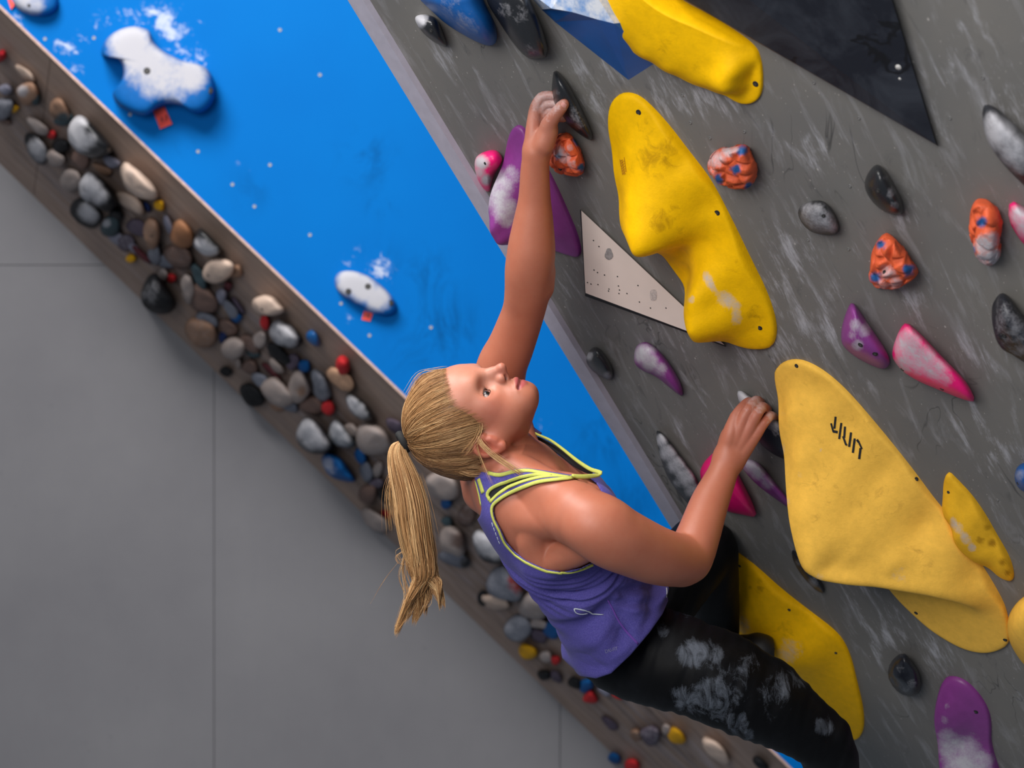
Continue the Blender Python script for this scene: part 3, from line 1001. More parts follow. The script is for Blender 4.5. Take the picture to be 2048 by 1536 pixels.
lg = decal(big_yellow, 'printed_logo', [s for q in logo for s in split_poly(q, 5)], M_BLACKINK, _b, .0012)
lg['label'] = 'black stencilled logo'

field_hold('small ribbed yellow hold right of the largest yellow hold', [(1888, 987), (1889, 960), (1897, 940), (1912, 955), (1943, 987), (1970, 1025), (1994, 1068), (2017, 1107), (2027, 1134), (2029, 1160), (2013, 1157), (1982, 1134), (1943, 1091), (1908, 1049), (1889, 1018)],
           [(1888, 987, .008), (1897, 942, .008), (1943, 989, .008), (1994, 1070, .008), (2028, 1155, .008), (1982, 1132, .008), (1908, 1047, .012), (1900, 990, .018), (1915, 1015, .030), (1935, 1040, .036), (1955, 1065, .034), (1925, 1050, .034), (1980, 1095, .028), (2005, 1130, .018), (1935, 1005, .02), (1965, 1045, .022)],
           srgb(240, 182, 40), spots=[(1905 + 6.0 * i - 3 * (i % 2), 1040 + 8.0 * i, 6 + 2.2 * ((i * 7) % 3), .45 + .12 * ((i * 5) % 3)) for i in range(8)],
           blots=[(1985, 1085, 8, srgb(170, 122, 20)), (1960, 1080, 7, srgb(190, 140, 26)), (2005, 1125, 7, srgb(176, 126, 20)), (1975, 1055, 7, srgb(196, 146, 26)), (2015, 1145, 6, srgb(170, 120, 20))], bolts=[(1897, 985)], c=10, n=90, K=24, bolt_r=.0045)
dome('pale yellow rounded hold cut by the right edge, touching the largest yellow hold', [(2012, 1254), (2021, 1219), (2048, 1190), (2090, 1180), (2130, 1230), (2135, 1310), (2100, 1360), (2055, 1340), (2021, 1293)], .07, YEL2, apex=(2050, 1262), mat=M_MATTE)
dome('black faceted hold in the lower right, left of the purple one', [(1804, 1303), (1823, 1320), (1838, 1347), (1844, 1375), (1835, 1390), (1811, 1393), (1788, 1378), (1774, 1351), (1780, 1324)], .05, DRK, spots=[(1825, 1368, 10, .35), (1812, 1380, 9, .3), (1800, 1340, 10, .22)], apex=(1803, 1352), sm=1, lump=(.006, 25, 5.0), mat=M_GLOSS, n=48, e=.6)
field_hold('purple hold with a chalk grey lower half, in the bottom right corner', [(1886, 1357), (1904, 1350), (1932, 1359), (1959, 1386), (1978, 1417), (1984, 1448), (1982, 1483), (1998, 1536), (2020, 1590), (1960, 1590), (1925, 1550), (1900, 1500), (1890, 1450), (1882, 1400)],
           [(1886, 1359, .02), (1904, 1352, .012), (1959, 1388, .010), (1984, 1448, .010), (1985, 1490, .012), (2010, 1570, .012), (1890, 1450, .045), (1905, 1500, .06), (1930, 1540, .06), (1905, 1400, .04), (1925, 1430, .035), (1950, 1440, .02), (1940, 1470, .018), (1960, 1460, .015), (1930, 1500, .05), (1950, 1520, .055), (1970, 1545, .04), (1965, 1500, .02)],
           PUR, spots=[(1905, 1498, 28, .85), (1930, 1500, 30, .8), (1925, 1530, 36, .9), (1955, 1530, 32, .8), (1893, 1475, 18, .7), (1888, 1440, 8, .5), (1893, 1410, 6, .4)], bolts=[(1951, 1424)], c=12, mat=M_SATIN, n=90, K=26)
dome('dark hold peeking out from under the left of the largest yellow hold', [(1582, 1099), (1592, 1102), (1615, 1125), (1642, 1160), (1652, 1188), (1633, 1183), (1606, 1155), (1586, 1124)], .03, DRK, spots=[(1625, 1165, 12, .45), (1595, 1125, 8, .3)], apex=(1612, 1140), lean=.2)
low_yellow = field_hold('yellow fibreglass hold under her right foot, behind her legs', [(1462, 1095), (1490, 1114), (1516, 1134), (1563, 1177), (1617, 1219), (1664, 1254), (1687, 1278), (1703, 1313), (1714, 1359), (1728, 1417), (1729, 1456), (1719, 1476), (1703, 1477), (1640, 1440), (1560, 1385), (1500, 1310), (1470, 1230), (1455, 1150)],
           [(1465, 1100, .010), (1516, 1136, .010), (1617, 1221, .010), (1687, 1280, .010), (1714, 1360, .010), (1728, 1440, .010), (1705, 1475, .010), (1600, 1410, .02), (1500, 1310, .03), (1465, 1200, .03), (1520, 1200, .04), (1560, 1250, .055), (1600, 1290, .065), (1570, 1290, .065), (1640, 1300, .045), (1620, 1330, .04), (1680, 1320, .015), (1690, 1420, .015), (1650, 1380, .02), (1540, 1290, .055), (1600, 1350, .035)],
           srgb(255, 192, 0), spots=[(1578, 1302, 26, .4), (1485, 1250, 18, .4), (1560, 1320, 14, .35)], scuffs=[(1521, 1180, 10, .95), (1520, 1163, 7, .9), (1500, 1175, 6, .8), (1565, 1265, 26, .5), (1590, 1300, 24, .45)],
           bolts=[(1479, 1132), (1578, 1220), (1671, 1306)], c=14, bolt_r=.005)

# --- left part of the overhang
dome('small black hold with a bolt hole beside the pale edge batten', [(1170, 722), (1178, 700), (1194, 691), (1212, 711), (1227, 739), (1226, 762), (1204, 755), (1184, 742)], .04, BLK, spots=[(1178, 712, 9, .6), (1215, 752, 10, .5)], apex=(1196, 722), bolts=[(1195, 712)], mat=M_GLOSS)
dome('small purple hold mostly white with chalk, below the cream volume', [(1268, 708), (1272, 692), (1283, 684), (1298, 684), (1320, 702), (1345, 735), (1363, 768), (1367, 790), (1362, 793), (1340, 776), (1312, 752), (1285, 742), (1268, 728)], .04, PUR, spots=[(1285, 708, 20, 1.0), (1300, 725, 18, .95), (1320, 738, 14, .7), (1305, 700, 10, .7)], apex=(1300, 722))
dome('long chalk grey hold with a dark rim, by the batten below her face', [(1311, 862), (1318, 860), (1334, 876), (1360, 910), (1394, 955), (1402, 985), (1385, 1015), (1374, 1006), (1351, 979), (1333, 951), (1317, 906)], .03, srgb(40, 44, 48), spots=[(1322, 880, 12, 1.0), (1335, 905, 16, 1.0), (1352, 930, 18, .9), (1372, 955, 18, .9), (1385, 980, 16, .8), (1355, 965, 10, .5)], apex=(1345, 930), e=.6, eh=.6, lean=.3, blots=[(1350, 950, 12, srgb(30, 32, 36))])
dome('hot pink hold behind her left forearm', [(1433, 901), (1415, 915), (1401, 935), (1400, 955), (1410, 985), (1430, 1010), (1456, 1024), (1483, 1029), (1515, 1036), (1506, 1006), (1488, 970), (1470, 935), (1455, 908)], .05, PNK, apex=(1440, 960), mat=M_SATIN, e=.9, sm=1)
dome('pale purple hold partly hidden by the largest yellow hold, below her left hand', [(1478, 930), (1487, 916), (1515, 922), (1538, 948), (1556, 972), (1580, 1000), (1584, 1020), (1557, 1002), (1533, 985), (1508, 965)], .03, PUR, spots=[(1500, 932, 16, .85), (1515, 945, 16, .85), (1535, 965, 14, .6)], apex=(1515, 945))
near_hold = dome('black hold with a chalk white tip gripped by her left hand', [(1473, 783), (1480, 779), (1498, 790), (1525, 812), (1550, 834), (1585, 870), (1590, 925), (1556, 914), (1538, 903), (1519, 887), (1505, 860), (1490, 830), (1478, 805)], .036, DRK,
                 spots=[(1482, 792, 12, 1.3), (1492, 802, 12, 1.3), (1500, 812, 10, 1.1), (1548, 850, 12, .7), (1552, 862, 9, .55)], apex=(1505, 835), e=.6, eh=.65, mat=M_SATIN, lean=.3)

# --- tee nuts in the panels (thin zinc rings, one part each)
def nuts(parent, pl, pts, r):
    a = np.linspace(0, 2 * math.pi, 12, endpoint=False)
    u = np.cross(pl.n, [0.3, 0.1, 0.9])
    u /= np.linalg.norm(u)
    w = np.cross(pl.n, u)
    cir = np.cos(a)[:, None] * u + np.sin(a)[:, None] * w
    loc = np.concatenate([cir * r - pl.n * .001, cir * r * .95 + pl.n * .0012, cir * r * .55 + pl.n * .0012, cir * r * .5 + pl.n * .0002])
    f = ring_faces(12, 4) + [list(range(36, 48))]
    me = None
    for x, y in pts:
        p = pl.at(x, y)
        if me is None:
            o = obj('tee_nut', loc, f, M_NUT, parent)
            me = o.data
        else:
            o = bpy.data.objects.new('tee_nut', me)
            COL.objects.link(o)
            o.parent = parent
        o.location = p


nuts(blue_wall, BLUE, [(90, 78), (188, 76), (260, 229), (396, 303), (465, 369), (509, 413), (682, 607), (739, 671), (1168, 1005), (862, 655), (560, 60), (640, 150), (620, 470), (540, 330)], .0062)
M_NUT = simple('dull_nut', (.16, .155, .15), .5)
nuts(main_wall, MAIN, [(1365, 190), (1489, 263), (1420, 276), (1381, 245), (1700, 372), (1628, 165), (1966, 155), (1900, 236), (1718, 236), (1616, 480), (1697, 498), (1860, 245), (1486, 320), (1730, 720), (1836, 985), (1995, 1000), (1310, 95)], .0030)

# --- blue wall: three holds and their red tags
def blue_hold(label, ol, H, spots, apex, bolts, **kw):
    return dome(label, ol, H, srgb(8, 96, 170), spots=spots, apex=apex, bolts=bolts, pl=BLUE, group='chalked holds on the blue wall', mat=M_MATTE, lean=0, **kw)


four = blue_hold('large four-lobed blue hold white with chalk', [(232, 62), (262, 52), (286, 56), (300, 62), (303, 80), (318, 98), (345, 113), (370, 124), (395, 128), (412, 135), (425, 152), (431, 175), (428, 200), (414, 220), (397, 228), (380, 224), (368, 214), (350, 207), (330, 208), (314, 214), (300, 228), (286, 233), (258, 224), (235, 210), (222, 188), (236, 172), (246, 156), (248, 140), (242, 122), (230, 112), (214, 112), (203, 114), (202, 98), (212, 78)],
                 .12, [(260, 85, 42, 1.2), (295, 130, 46, 1.15), (330, 150, 44, 1.0), (380, 150, 34, 1.1), (270, 110, 30, 1.2), (350, 185, 26, .6), (300, 175, 24, .7)], (284, 124), [(294, 142), (419, 181)], sm=1, e=.20, eh=.36, n=120, K=26, bolt_r=.016)
oval = blue_hold('oval blue hold with a chalk white face, middle of the blue wall', [(668, 562), (674, 546), (690, 541), (715, 543), (745, 556), (775, 582), (792, 604), (794, 618), (785, 630), (768, 633), (745, 627), (715, 612), (686, 592), (672, 578)],
                 .06, [(700, 560, 26, 1.2), (725, 575, 28, 1.2), (755, 595, 26, 1.1), (690, 575, 18, 1.0), (745, 612, 16, .6)], (724, 574), [(736, 573), (697, 583), (781, 606)], e=.42, eh=.5, bolt_r=.014)
topl = blue_hold('rounded blue hold in the top left corner', [(24, 0), (30, 12), (45, 24), (62, 31), (85, 33), (104, 28), (115, 16), (117, 0), (110, -20), (80, -35), (45, -30), (28, -15)],
                 .06, [(45, 5, 22, .9), (65, 8, 24, .8), (50, -8, 24, 1.0)], (66, -2), [(58, 11)], e=.6, eh=.6, bolt_r=.008)


def paper_tag(label, quad, lift, strokes):
    q = [BLUE.at(x, y, h) for (x, y), h in zip(quad, lift)]
    v = np.array(q + [p + np.array([0, .0012, 0]) for p in q])
    f = [[0, 1, 2, 3], [7, 6, 5, 4], [0, 4, 5, 1], [1, 5, 6, 2], [2, 6, 7, 3], [3, 7, 4, 0]]
    o = obj('paper_tag', v, f, M_TAG, None, False)
    fix_normals(o)
    tag(o, label, 'tag', 'red paper tags')
    if strokes:
        decal(o, 'handwriting', [stroke(a, b, w) for a, b, w in strokes], M_BLACKINK, bvh_of(o), .0006)
    return o


# digits are written as pen strokes
paper_tag('red paper tag hanging under the four-lobed blue hold', [(306, 222), (329, 213), (344.5, 248), (320, 258)], [.002, .002, .012, .012],
          [((321, 236), (325, 235), 1.6), ((325, 235), (322, 242), 1.6), ((322, 242), (327, 241), 1.6), ((329.5, 240), (330, 241), 1.6), ((330, 232), (334, 231), 1.6), ((334, 231), (332, 235), 1.6), ((332, 235), (335, 237), 1.6), ((335, 237), (331.5, 239.5), 1.6)])
paper_tag('small red paper tag under the oval blue hold', [(728, 622), (746, 627), (740, 643), (723, 639)], [.002, .002, .004, .004],
          [((730.5, 627), (728.5, 635), 1.7), ((737, 627), (734.5, 631.5), 1.6), ((734.5, 631.5), (738.5, 632), 1.6), ((737.5, 628.5), (735.5, 636.5), 1.7)])
paper_tag('red paper tag beside the blue hold in the top left corner', [(14, -6), (21, -4), (29, 10), (22, 19), (14, 15)][:4], [.004, .004, .01, .01], [])
# ---------------------------------------------------------------- small holds on the wooden board
_c = {'W': srgb(158, 144, 138), 'G': srgb(110, 113, 124), 'K': srgb(26, 27, 30), 'B': srgb(14, 84, 146), 'R': srgb(196, 44, 48), 'Y': srgb(214, 158, 24),
      'T': srgb(146, 114, 94), 'D': srgb(112, 90, 82), 'M': srgb(92, 44, 50), 'N': srgb(26, 44, 92), 'P': srgb(84, 74, 88), 'L': srgb(132, 131, 146),
      'E': srgb(200, 176, 160), 'S': srgb(60, 76, 82), 'V': srgb(150, 26, 34)}


def blob_outline(x, y, w, h, ang, seed, boxy=0.0):
    """irregular moulded outline: a few soft corners"""
    r = random.Random(seed)
    m = 4 if boxy > 2 else r.choice((5, 6, 6, 7))
    a = np.array([(i + (0.5 if m == 4 else r.uniform(-.28, .28))) * 2 * math.pi / m for i in range(m)])
    rad = np.array([1.0 if m == 4 else r.uniform(.86, 1.12) for _ in range(m)]) * (1.38 if m == 4 else 1.12)
    p = np.stack([np.cos(a) * rad * w / 2, np.sin(a) * rad * h / 2], -1)
    p = resample(chaikin(p, 1 if boxy > 2 else 2), 22)
    c, s = math.cos(math.radians(ang)), math.sin(math.radians(ang))
    return np.stack([x + p[:, 0] * c - p[:, 1] * s, y + p[:, 0] * s + p[:, 1] * c], -1)


_seed = [0]


def bh(label, x, y, w, h, ang, col, H=.05, chalk=0.0, spots=(), blots=(), boxy=0.0, bolts=(), outline=None, group=None, lean=.35, gloss=False):
    _seed[0] += 1
    ol = outline if outline is not None else blob_outline(x, y, w, h, ang, _seed[0] * 7 + 3, boxy)
    c = _c[col]
    ol = ol.mean(0) + (ol - ol.mean(0)) * 1.22 if outline is None else ol
    j = 1 + .12 * math.sin(_seed[0] * 2.7)
    c = tuple(min(1, q * j) for q in c)
    return dome(label, ol, H, c, chalk=chalk * .7, spots=spots, blots=blots, pl=BOARD, n=22 if outline is None else 30, K=7, sm=0 if outline is None else 1, e=.5 - .2 * min(1, boxy), eh=.6 - .2 * min(1, boxy),
                lean=lean, bolts=bolts, mat=M_SATIN if gloss else M_MATTE, group='small holds on the wooden board', bolt_r=.008, lump=(.010, 11, _seed[0] * 1.3))


K_ = _c['K']
bh('dark red hold at the left border, the one nearest the top of the board', 2, 112, 18, 24, 20, 'V')
bh('long thin pale hold near the top of the board', 51, 148, 48, 14, 38, 'E', .03)
bh('tan hold with a chalk white side under the long thin pale one', 55, 187, 38, 36, 60, 'T', .05, spots=[(45, 182, 12, .9)])
bh('dark grey hold touching the tan one under the long thin pale one', 70, 194, 20, 28, -20, 'S', .04)
bh('small chalk white hold at the left end of the board, above a yellow one', 13, 178, 24, 16, 10, 'L', .04)
bh('grey chalky hold at the left border beside the tiny yellow hold', 7, 216, 34, 40, 70, 'G', .05, .5)
bh('tiny bright yellow hold at the left end of the board', 27, 216, 20, 15, 20, 'Y', .03)
bh('brown sliver hold below the tiny yellow one at the left border', 10, 243, 24, 10, 20, 'D', .02)
bh('reddish brown hold with a dark base left of the big egg-like white and black one', 121, 222, 42, 38, 70, 'T', .05, blots=[(126, 240, 15, _c['S'])])
bh('dark base hold tucked under the reddish brown one', 128, 240, 34, 20, -20, 'S', .03)
bh('pale pink long hold with a red tip, left part of the board', 78, 252, 50, 20, 38, 'W', .04, .4)
bh('dark red knob at the end of the pale pink long hold', 104, 269, 15, 15, 0, 'R', .03)
bh('big egg-like hold with a chalk white face and black base', 0, 0, 0, 0, 0, 'K', .10, outline=[(134, 265), (140, 245), (152, 231), (162, 229), (182, 245), (205, 268), (224, 292), (228, 300), (210, 315), (190, 319), (165, 311), (143, 290)], spots=[(146, 252, 22, 1.2), (150, 272, 22, 1.2), (162, 284, 20, 1.1), (178, 280, 15, .9), (160, 244, 16, 1.0)], gloss=True)
bh('grey chalked hold with a black rim near the lower edge, far left of the board', 72, 295, 34, 60, -30, 'K', .05, spots=[(75, 296, 20, .9), (80, 310, 16, .8)])
bh('small black hold just left of the egg-like one', 121, 292, 30, 28, 0, 'K', .045)
bh('chalky beige hold under the small black one left of the egg-like hold', 110, 316, 38, 30, 20, 'W', .05, .3)
bh('grey brown flat hold between the chalky beige one and the egg-like one', 158, 318, 36, 26, 40, 'D', .03, .2)
bh('lavender grey hold below right of the egg-like one', 225, 323, 34, 20, 30, 'L', .04)
bh('large cream half-moon hold', 0, 0, 0, 0, 0, 'E', .08, outline=[(240, 352), (243, 330), (250, 322), (264, 331), (289, 351), (306, 370), (320, 391), (312, 398), (296, 401), (272, 393), (250, 376)], chalk=.3)
bh('cream crescent hold under the large half-moon one', 262, 404, 58, 24, 36, 'E', .05, .2)
bh('yellow knob at the lower tip of the large half-moon hold', 319, 411, 20, 18, 30, 'Y', .035)
bh('navy sliver hold left of the yellow knob', 293, 414, 10, 20, -35, 'N', .025)
bh('big grey chalked hold with a black underside below the egg-like one', 0, 0, 0, 0, 0, 'K', .10, outline=[(158, 368), (166, 352), (177, 342), (190, 347), (215, 370), (236, 397), (236, 411), (218, 425), (198, 419), (175, 406), (160, 392)], spots=[(172, 362, 20, 1.0), (184, 378, 22, 1.0), (198, 392, 18, .9), (172, 388, 16, .9)])
bh('grey disc hold with a black left rim near the lower edge', 172, 428, 54, 44, 40, 'K', .05, spots=[(175, 424, 19, .9), (182, 430, 18, .8)])
bh('dark teal hold with a light spot, right below the big grey one with black underside', 222, 453, 36, 34, 30, 'S', .05, spots=[(213, 446, 9, .8)])
bh('black short hold between the dark teal one and the big grey one', 233, 432, 26, 26, 30, 'K', .04)
bh('pale grey hold below the dark teal one with a light spot', 233, 478, 34, 20, 35, 'L', .03, .3)
bh('grey streaked flat hold right of the pale grey one', 252, 485, 34, 30, 30, 'P', .03, .4)
bh('tan pointed hold with one bolt hole, middle of the upper board', 305, 466, 34, 58, -15, 'T', .07, .25, bolts=[(303, 472)])
bh('light blue grey hold hanging below the tan pointed one', 311, 506, 22, 40, -10, 'G', .04, .3)
bh('lavender sliver hold left of the brown orange one', 338, 450, 16, 40, -25, 'L', .03)
bh('brown orange rounded hold', 366, 470, 40, 46, -20, 'T', .06, blots=[(366, 470, 40, srgb(150, 104, 74))])
bh('purple grey hold left of the tan pointed one', 275, 455, 40, 30, 30, 'P', .03, .2)
bh('maroon slender hold right of the small ochre dot hold', 283, 507, 54, 14, 47, 'M', .03)
bh('pale violet slender hold above the small ochre dot hold', 268, 497, 30, 14, 45, 'L', .03)
bh('small ochre dot hold near the lower edge', 262, 517, 20, 16, 20, 'Y', .035)
bh('chalk pink hold left of the big grey one with black underside', 140, 358, 42, 38, 50, 'W', .05, .3)
bh('brown hold above the dark teal one, partly behind the big grey one', 205, 338, 36, 16, 30, 'T', .025)
bh('half black half white hold near the blue wall', 0, 0, 0, 0, 0, 'K', .07, outline=[(383, 487), (389, 468), (398, 453), (411, 462), (430, 480), (449, 501), (436, 512), (415, 514), (395, 502)], spots=[(400, 492, 16, 1.1), (412, 502, 15, 1.2), (424, 505, 12, 1.0)], gloss=True)
bh('cream hold with two bolt dots below the half black half white one', 433, 541, 56, 48, 20, 'E', .07, bolts=[(416, 551)], boxy=.6)
bh('tan stub hold at the right end of the cream one with two bolt dots', 470, 543, 24, 18, 20, 'T', .035)
bh('black slim hold left of the cream one with two bolt dots', 399, 552, 20, 54, -25, 'S', .05)
bh('large black teardrop hold overhanging the lower edge', 0, 0, 0, 0, 0, 'K', .12, outline=[(281, 588), (290, 562), (300, 548), (312, 545), (325, 565), (345, 590), (354, 609), (345, 625), (322, 630), (297, 622), (282, 604)], spots=[(300, 592, 18, .42), (308, 575, 14, .35)], lean=.6)
bh('scarlet knob beside a white one above the black teardrop hold', 342, 557, 17, 18, 10, 'R', .035)
bh('white knob touching the scarlet one above the black teardrop hold', 327, 549, 20, 20, 0, 'W', .035, .5)
bh('pinkish brown wide hold below the brown orange one', 360, 512, 56, 38, 38, 'D', .05, .25)
bh('grey hold below the light blue grey one', 335, 523, 36, 26, 20, 'G', .03, .2)
bh('chalk grey tall hold right of the scarlet knob', 376, 575, 24, 52, -10, 'W', .06, .3)
bh('wide brown hold between the chalk grey tall one and the cream one', 405, 598, 62, 46, 40, 'D', .05)
bh('white lavender hold under the cream one with two bolt dots', 443, 592, 24, 28, -10, 'L', .045, .3)
bh('maroon knob under the cream one with two bolt dots', 456, 572, 16, 18, 10, 'M', .03)
bh('blue grey slim hold between the white lavender one and a blue knob', 461, 616, 22, 44, -35, 'G', .035, .2)
bh('steel blue knob at the end of the blue grey slim hold', 472, 636, 18, 18, 30, 'B', .035)
bh('dark slit hold beside the blue grey slim one', 474, 611, 38, 9, 52, 'P', .025)
bh('big beige hold near the lower edge, right of the black teardrop', 404, 667, 60, 50, 48, 'T', .06, .3)
bh('grey chalk-streaked hold above the big beige one', 413, 641, 44, 28, 38, 'G', .04, .4)
bh('reddish brown hold between the grey streaked one and the navy knob', 453, 656, 36, 26, 35, 'D', .03)
bh('navy knob above the chalk pink hold with a grey foot', 446, 675, 15, 22, 10, 'N', .03)
bh('cream rectangular hold with a bolt hole close to the blue wall', 0, 0, 0, 0, 0, 'E', .08, outline=[(502, 606), (508, 596), (530, 589), (545, 592), (560, 607), (573, 622), (562, 627), (540, 632), (521, 629), (508, 619)], chalk=.2, bolts=[(524, 619)])
bh('red tab hold under the cream rectangular one', 531, 645, 16, 26, -12, 'R', .035)
bh('large grey oval hold with a black tip, under the cream rectangular one', 0, 0, 0, 0, 0, 'K', .085, outline=[(539, 662), (545, 644), (555, 638), (577, 647), (600, 668), (608, 683), (597, 696), (570, 697), (548, 685)], spots=[(555, 660, 20, 1.0), (570, 668, 20, 1.0), (580, 680, 16, .9), (560, 678, 15, .9)])
bh('bright blue hold alone near the blue wall', 627, 677, 20, 32, -35, 'B', .045, gloss=True)
bh('chalk pink hold with a grey foot near the lower edge', 467, 697, 38, 38, 20, 'W', .06, .3)
bh('black spot hold on the lower edge of the board', 452, 742, 24, 17, 35, 'K', .03)
bh('pale stub hold below the chalk pink one with a grey foot', 477, 725, 12, 20, 0, 'W', .03)
bh('brown smear hold right of the pale stub', 500, 733, 30, 30, 20, 'D', .03)
bh('black slanted hold under the large grey oval one', 562, 709, 60, 24, 42, 'K', .04)
bh('pinkish chalked hold left of the large grey oval one', 519, 681, 24, 28, 0, 'W', .035, .35)
bh('grey slim hold right of the chalk pink one', 500, 690, 20, 46, -35, 'D', .03, .25)
bh('dark stub hold at the foot of the grey slim one', 507, 708, 24, 12, 20, 'S', .025)
bh('pale streaky hold left of the black slanted one', 553, 733, 20, 34, -40, 'W', .035, .2)
bh('teal blue knob below the black slanted hold', 607, 733, 22, 22, 20, 'B', .04)
bh('dark purple hold left of the teal blue knob', 585, 724, 26, 26, 30, 'P', .04)
bh('large black wing-like hold on the lower edge', 502, 790, 58, 34, 52, 'K', .06)
bh('slate grey hold above the large black wing-like one', 520, 758, 40, 24, 35, 'G', .04)
bh('maroon streak hold above the big pale pebble one', 543, 744, 44, 12, 40, 'M', .02)
bh('big pale pebble hold right of the black wing-like one', 554, 784, 62, 40, 28, 'W', .07, .3)
bh('cream and tan folded hold right of the big pale pebble', 597, 776, 42, 52, 0, 'W', .06, .2, blots=[(603, 782, 11, _c['T'])])
bh('small rust brown hold under the big pale pebble', 555, 812, 26, 16, 30, 'T', .025)
bh('slate stub hold right of the small rust brown one', 581, 812, 30, 20, 20, 'G', .03)
bh('bright red knob resting above a wooden block', 684, 733, 28, 34, -15, 'R', .06)
bh('plain wooden block hold under the bright red knob', 680, 759, 54, 26, 36, 'T', .045, boxy=3, blots=[(680, 759, 60, srgb(190, 150, 122))])
bh('grey elongated hold left of the wooden block', 640, 770, 30, 60, -28, 'G', .05, .45)
bh('dark brown hold below the grey elongated one', 622, 812, 40, 30, 20, 'D', .04)
bh('dull red knob below the grey elongated one', 655, 817, 26, 26, 0, 'R', .05)
bh('grey and black leaf-shaped hold below the wooden block', 0, 0, 0, 0, 0, 'K', .06, outline=[(689, 796), (697, 784), (715, 794), (735, 814), (753, 836), (742, 843), (722, 839), (702, 825)], spots=[(702, 806, 15, 1.0), (716, 818, 14, .9), (726, 828, 10, .7)], gloss=True)
bh('big grey dome hold with a black underside on the lower edge', 0, 0, 0, 0, 0, 'K', .10, outline=[(591, 872), (597, 850), (607, 836), (620, 832), (640, 850), (660, 878), (672, 893), (657, 906), (627, 909), (601, 896)], spots=[(612, 860, 26, .95), (625, 875, 26, .95), (640, 882, 20, .85)], bolts=[(605, 881)])
bh('grey dome hold to the right of the big grey dome with a black underside', 0, 0, 0, 0, 0, 'S', .08, outline=[(656, 862), (660, 846), (668, 838), (682, 845), (700, 868), (713, 889), (700, 896), (676, 892), (661, 880)], spots=[(672, 862, 22, .8), (686, 878, 20, .8)])
bh('small cream hold right of the paired grey domes', 703, 861, 20, 32, -35, 'W', .04, .2)
bh('big pale pink boulder hold left of her ponytail tie', 750, 880, 74, 52, 35, 'W', .08, .35)
bh('purple grey hold between the leaf-shaped one and her hair', 788, 850, 34, 22, 40, 'P', .035, .2)
bh('large dark blue fin hold near the lower edge', 0, 0, 0, 0, 0, 'B', .09, outline=[(642, 918), (650, 905), (665, 906), (690, 924), (700, 945), (716, 962), (700, 965), (678, 960), (658, 949), (647, 935)], spots=[(655, 928, 13, .7), (664, 942, 9, .6)])
bh('small dark blue hold right of the large dark blue fin', 721, 911, 18, 28, -30, 'B', .04)
bh('slate grey hold beside the ponytail, left of the white sliver', 733, 942, 22, 36, -10, 'G', .035, .2)
bh('white sliver hold beside the ponytail', 757, 937, 14, 26, 10, 'W', .03, .4)
bh('lavender dark hold below the white sliver', 754, 967, 24, 20, 0, 'P', .03, .4)
bh('dark brown knob hold below the lavender dark one', 735, 990, 32, 34, 30, 'D', .05)
bh('black hold behind the ponytail', 775, 992, 36, 30, 40, 'K', .045)
bh('dark red hold touching the ponytail', 773, 1029, 20, 14, 30, 'V', .03)
bh('pale grey wide hold on the lower edge left of the ponytail', 752, 1040, 64, 30, 35, 'W', .05, .3)
bh('pale chalk boulder hold below her hair at the nape', 885, 971, 58, 46, 15, 'W', .07, .3)
bh('round blue knob below the pale chalk boulder', 893, 1006, 20, 20, 0, 'B', .04)
bh('dark green black hold right of the ponytail', 896, 1043, 22, 16, 30, 'S', .03)
bh('grey streaked hold behind the tank top at shoulder height', 935, 1030, 34, 44, 30, 'D', .04, .3)
bh('pinkish chalky hold right of the ponytail', 906, 1085, 46, 56, -20, 'W', .06, .2, blots=[(920, 1080, 16, _c['D'])])
bh('grey and black tipped hold below the pinkish chalky one', 908, 1117, 54, 26, 18, 'G', .05, .3, blots=[(929, 1124, 12, K_)])
bh('big grey dome hold with a black lower rim touching the tank top', 0, 0, 0, 0, 0, 'K', .09, outline=[(944, 1078), (948, 1062), (962, 1057), (985, 1075), (1008, 1098), (1022, 1114), (1006, 1126), (978, 1127), (955, 1112)], spots=[(958, 1076, 22, .9), (975, 1092, 24, .9), (992, 1104, 18, .8)])
bh('round grey hold with a red wedge', 1011, 1173, 62, 64, 0, 'G', .08, .5, blots=[(1029, 1166, 14, _c['V']), (1024, 1156, 9, _c['V']), (1036, 1177, 10, _c['V'])])
bh('cream flat hold under the round grey one with a red wedge', 990, 1204, 54, 26, 12, 'E', .05, .2)
bh('black stub hold left of the cream flat one', 966, 1196, 20, 28, 0, 'K', .04)
bh('chalk grey boulder hold touching the tank top at the waist', 1068, 1213, 54, 48, 30, 'W', .07, .4)
bh('pale blue grey hold near the lower edge below the cream flat one', 1035, 1257, 46, 48, 20, 'G', .06, .6)
bh('white knob hold joined to a blue one at the tank top', 1078, 1247, 38, 20, 15, 'W', .04, .4)
bh('deep blue hold half behind the tank top', 1106, 1258, 30, 38, 10, 'B', .05)
bh('dark plum hold under the white knob', 1076, 1271, 34, 22, 30, 'P', .035)
bh('mustard yellow hold on the lower edge', 1056, 1303, 34, 28, 35, 'Y', .05)
bh('white half of a red and white pair near the tank top hem', 1092, 1313, 26, 20, 20, 'W', .04, .4)
bh('red half of a red and white pair near the tank top hem', 1112, 1320, 18, 18, 20, 'R', .035)
bh('black egg hold on the lower edge below the mustard yellow one', 1089, 1349, 26, 18, 25, 'K', .04)
bh('plum slim hold right of the black egg', 1112, 1352, 18, 30, -35, 'P', .03, .2)
bh('black hold left of the small bright blue knob', 1150, 1366, 26, 20, 30, 'K', .04)
bh('small bright blue knob under the tank top hem', 1173, 1370, 22, 22, 10, 'B', .045)
bh('red knob under the small bright blue one', 1181, 1394, 26, 24, 0, 'R', .045)
bh('pale grey hold just under the leggings, right of the red knob', 1209, 1381, 26, 14, 20, 'L', .03)
bh('pink red hold just under the leggings', 1236, 1390, 20, 14, 25, 'R', .035)
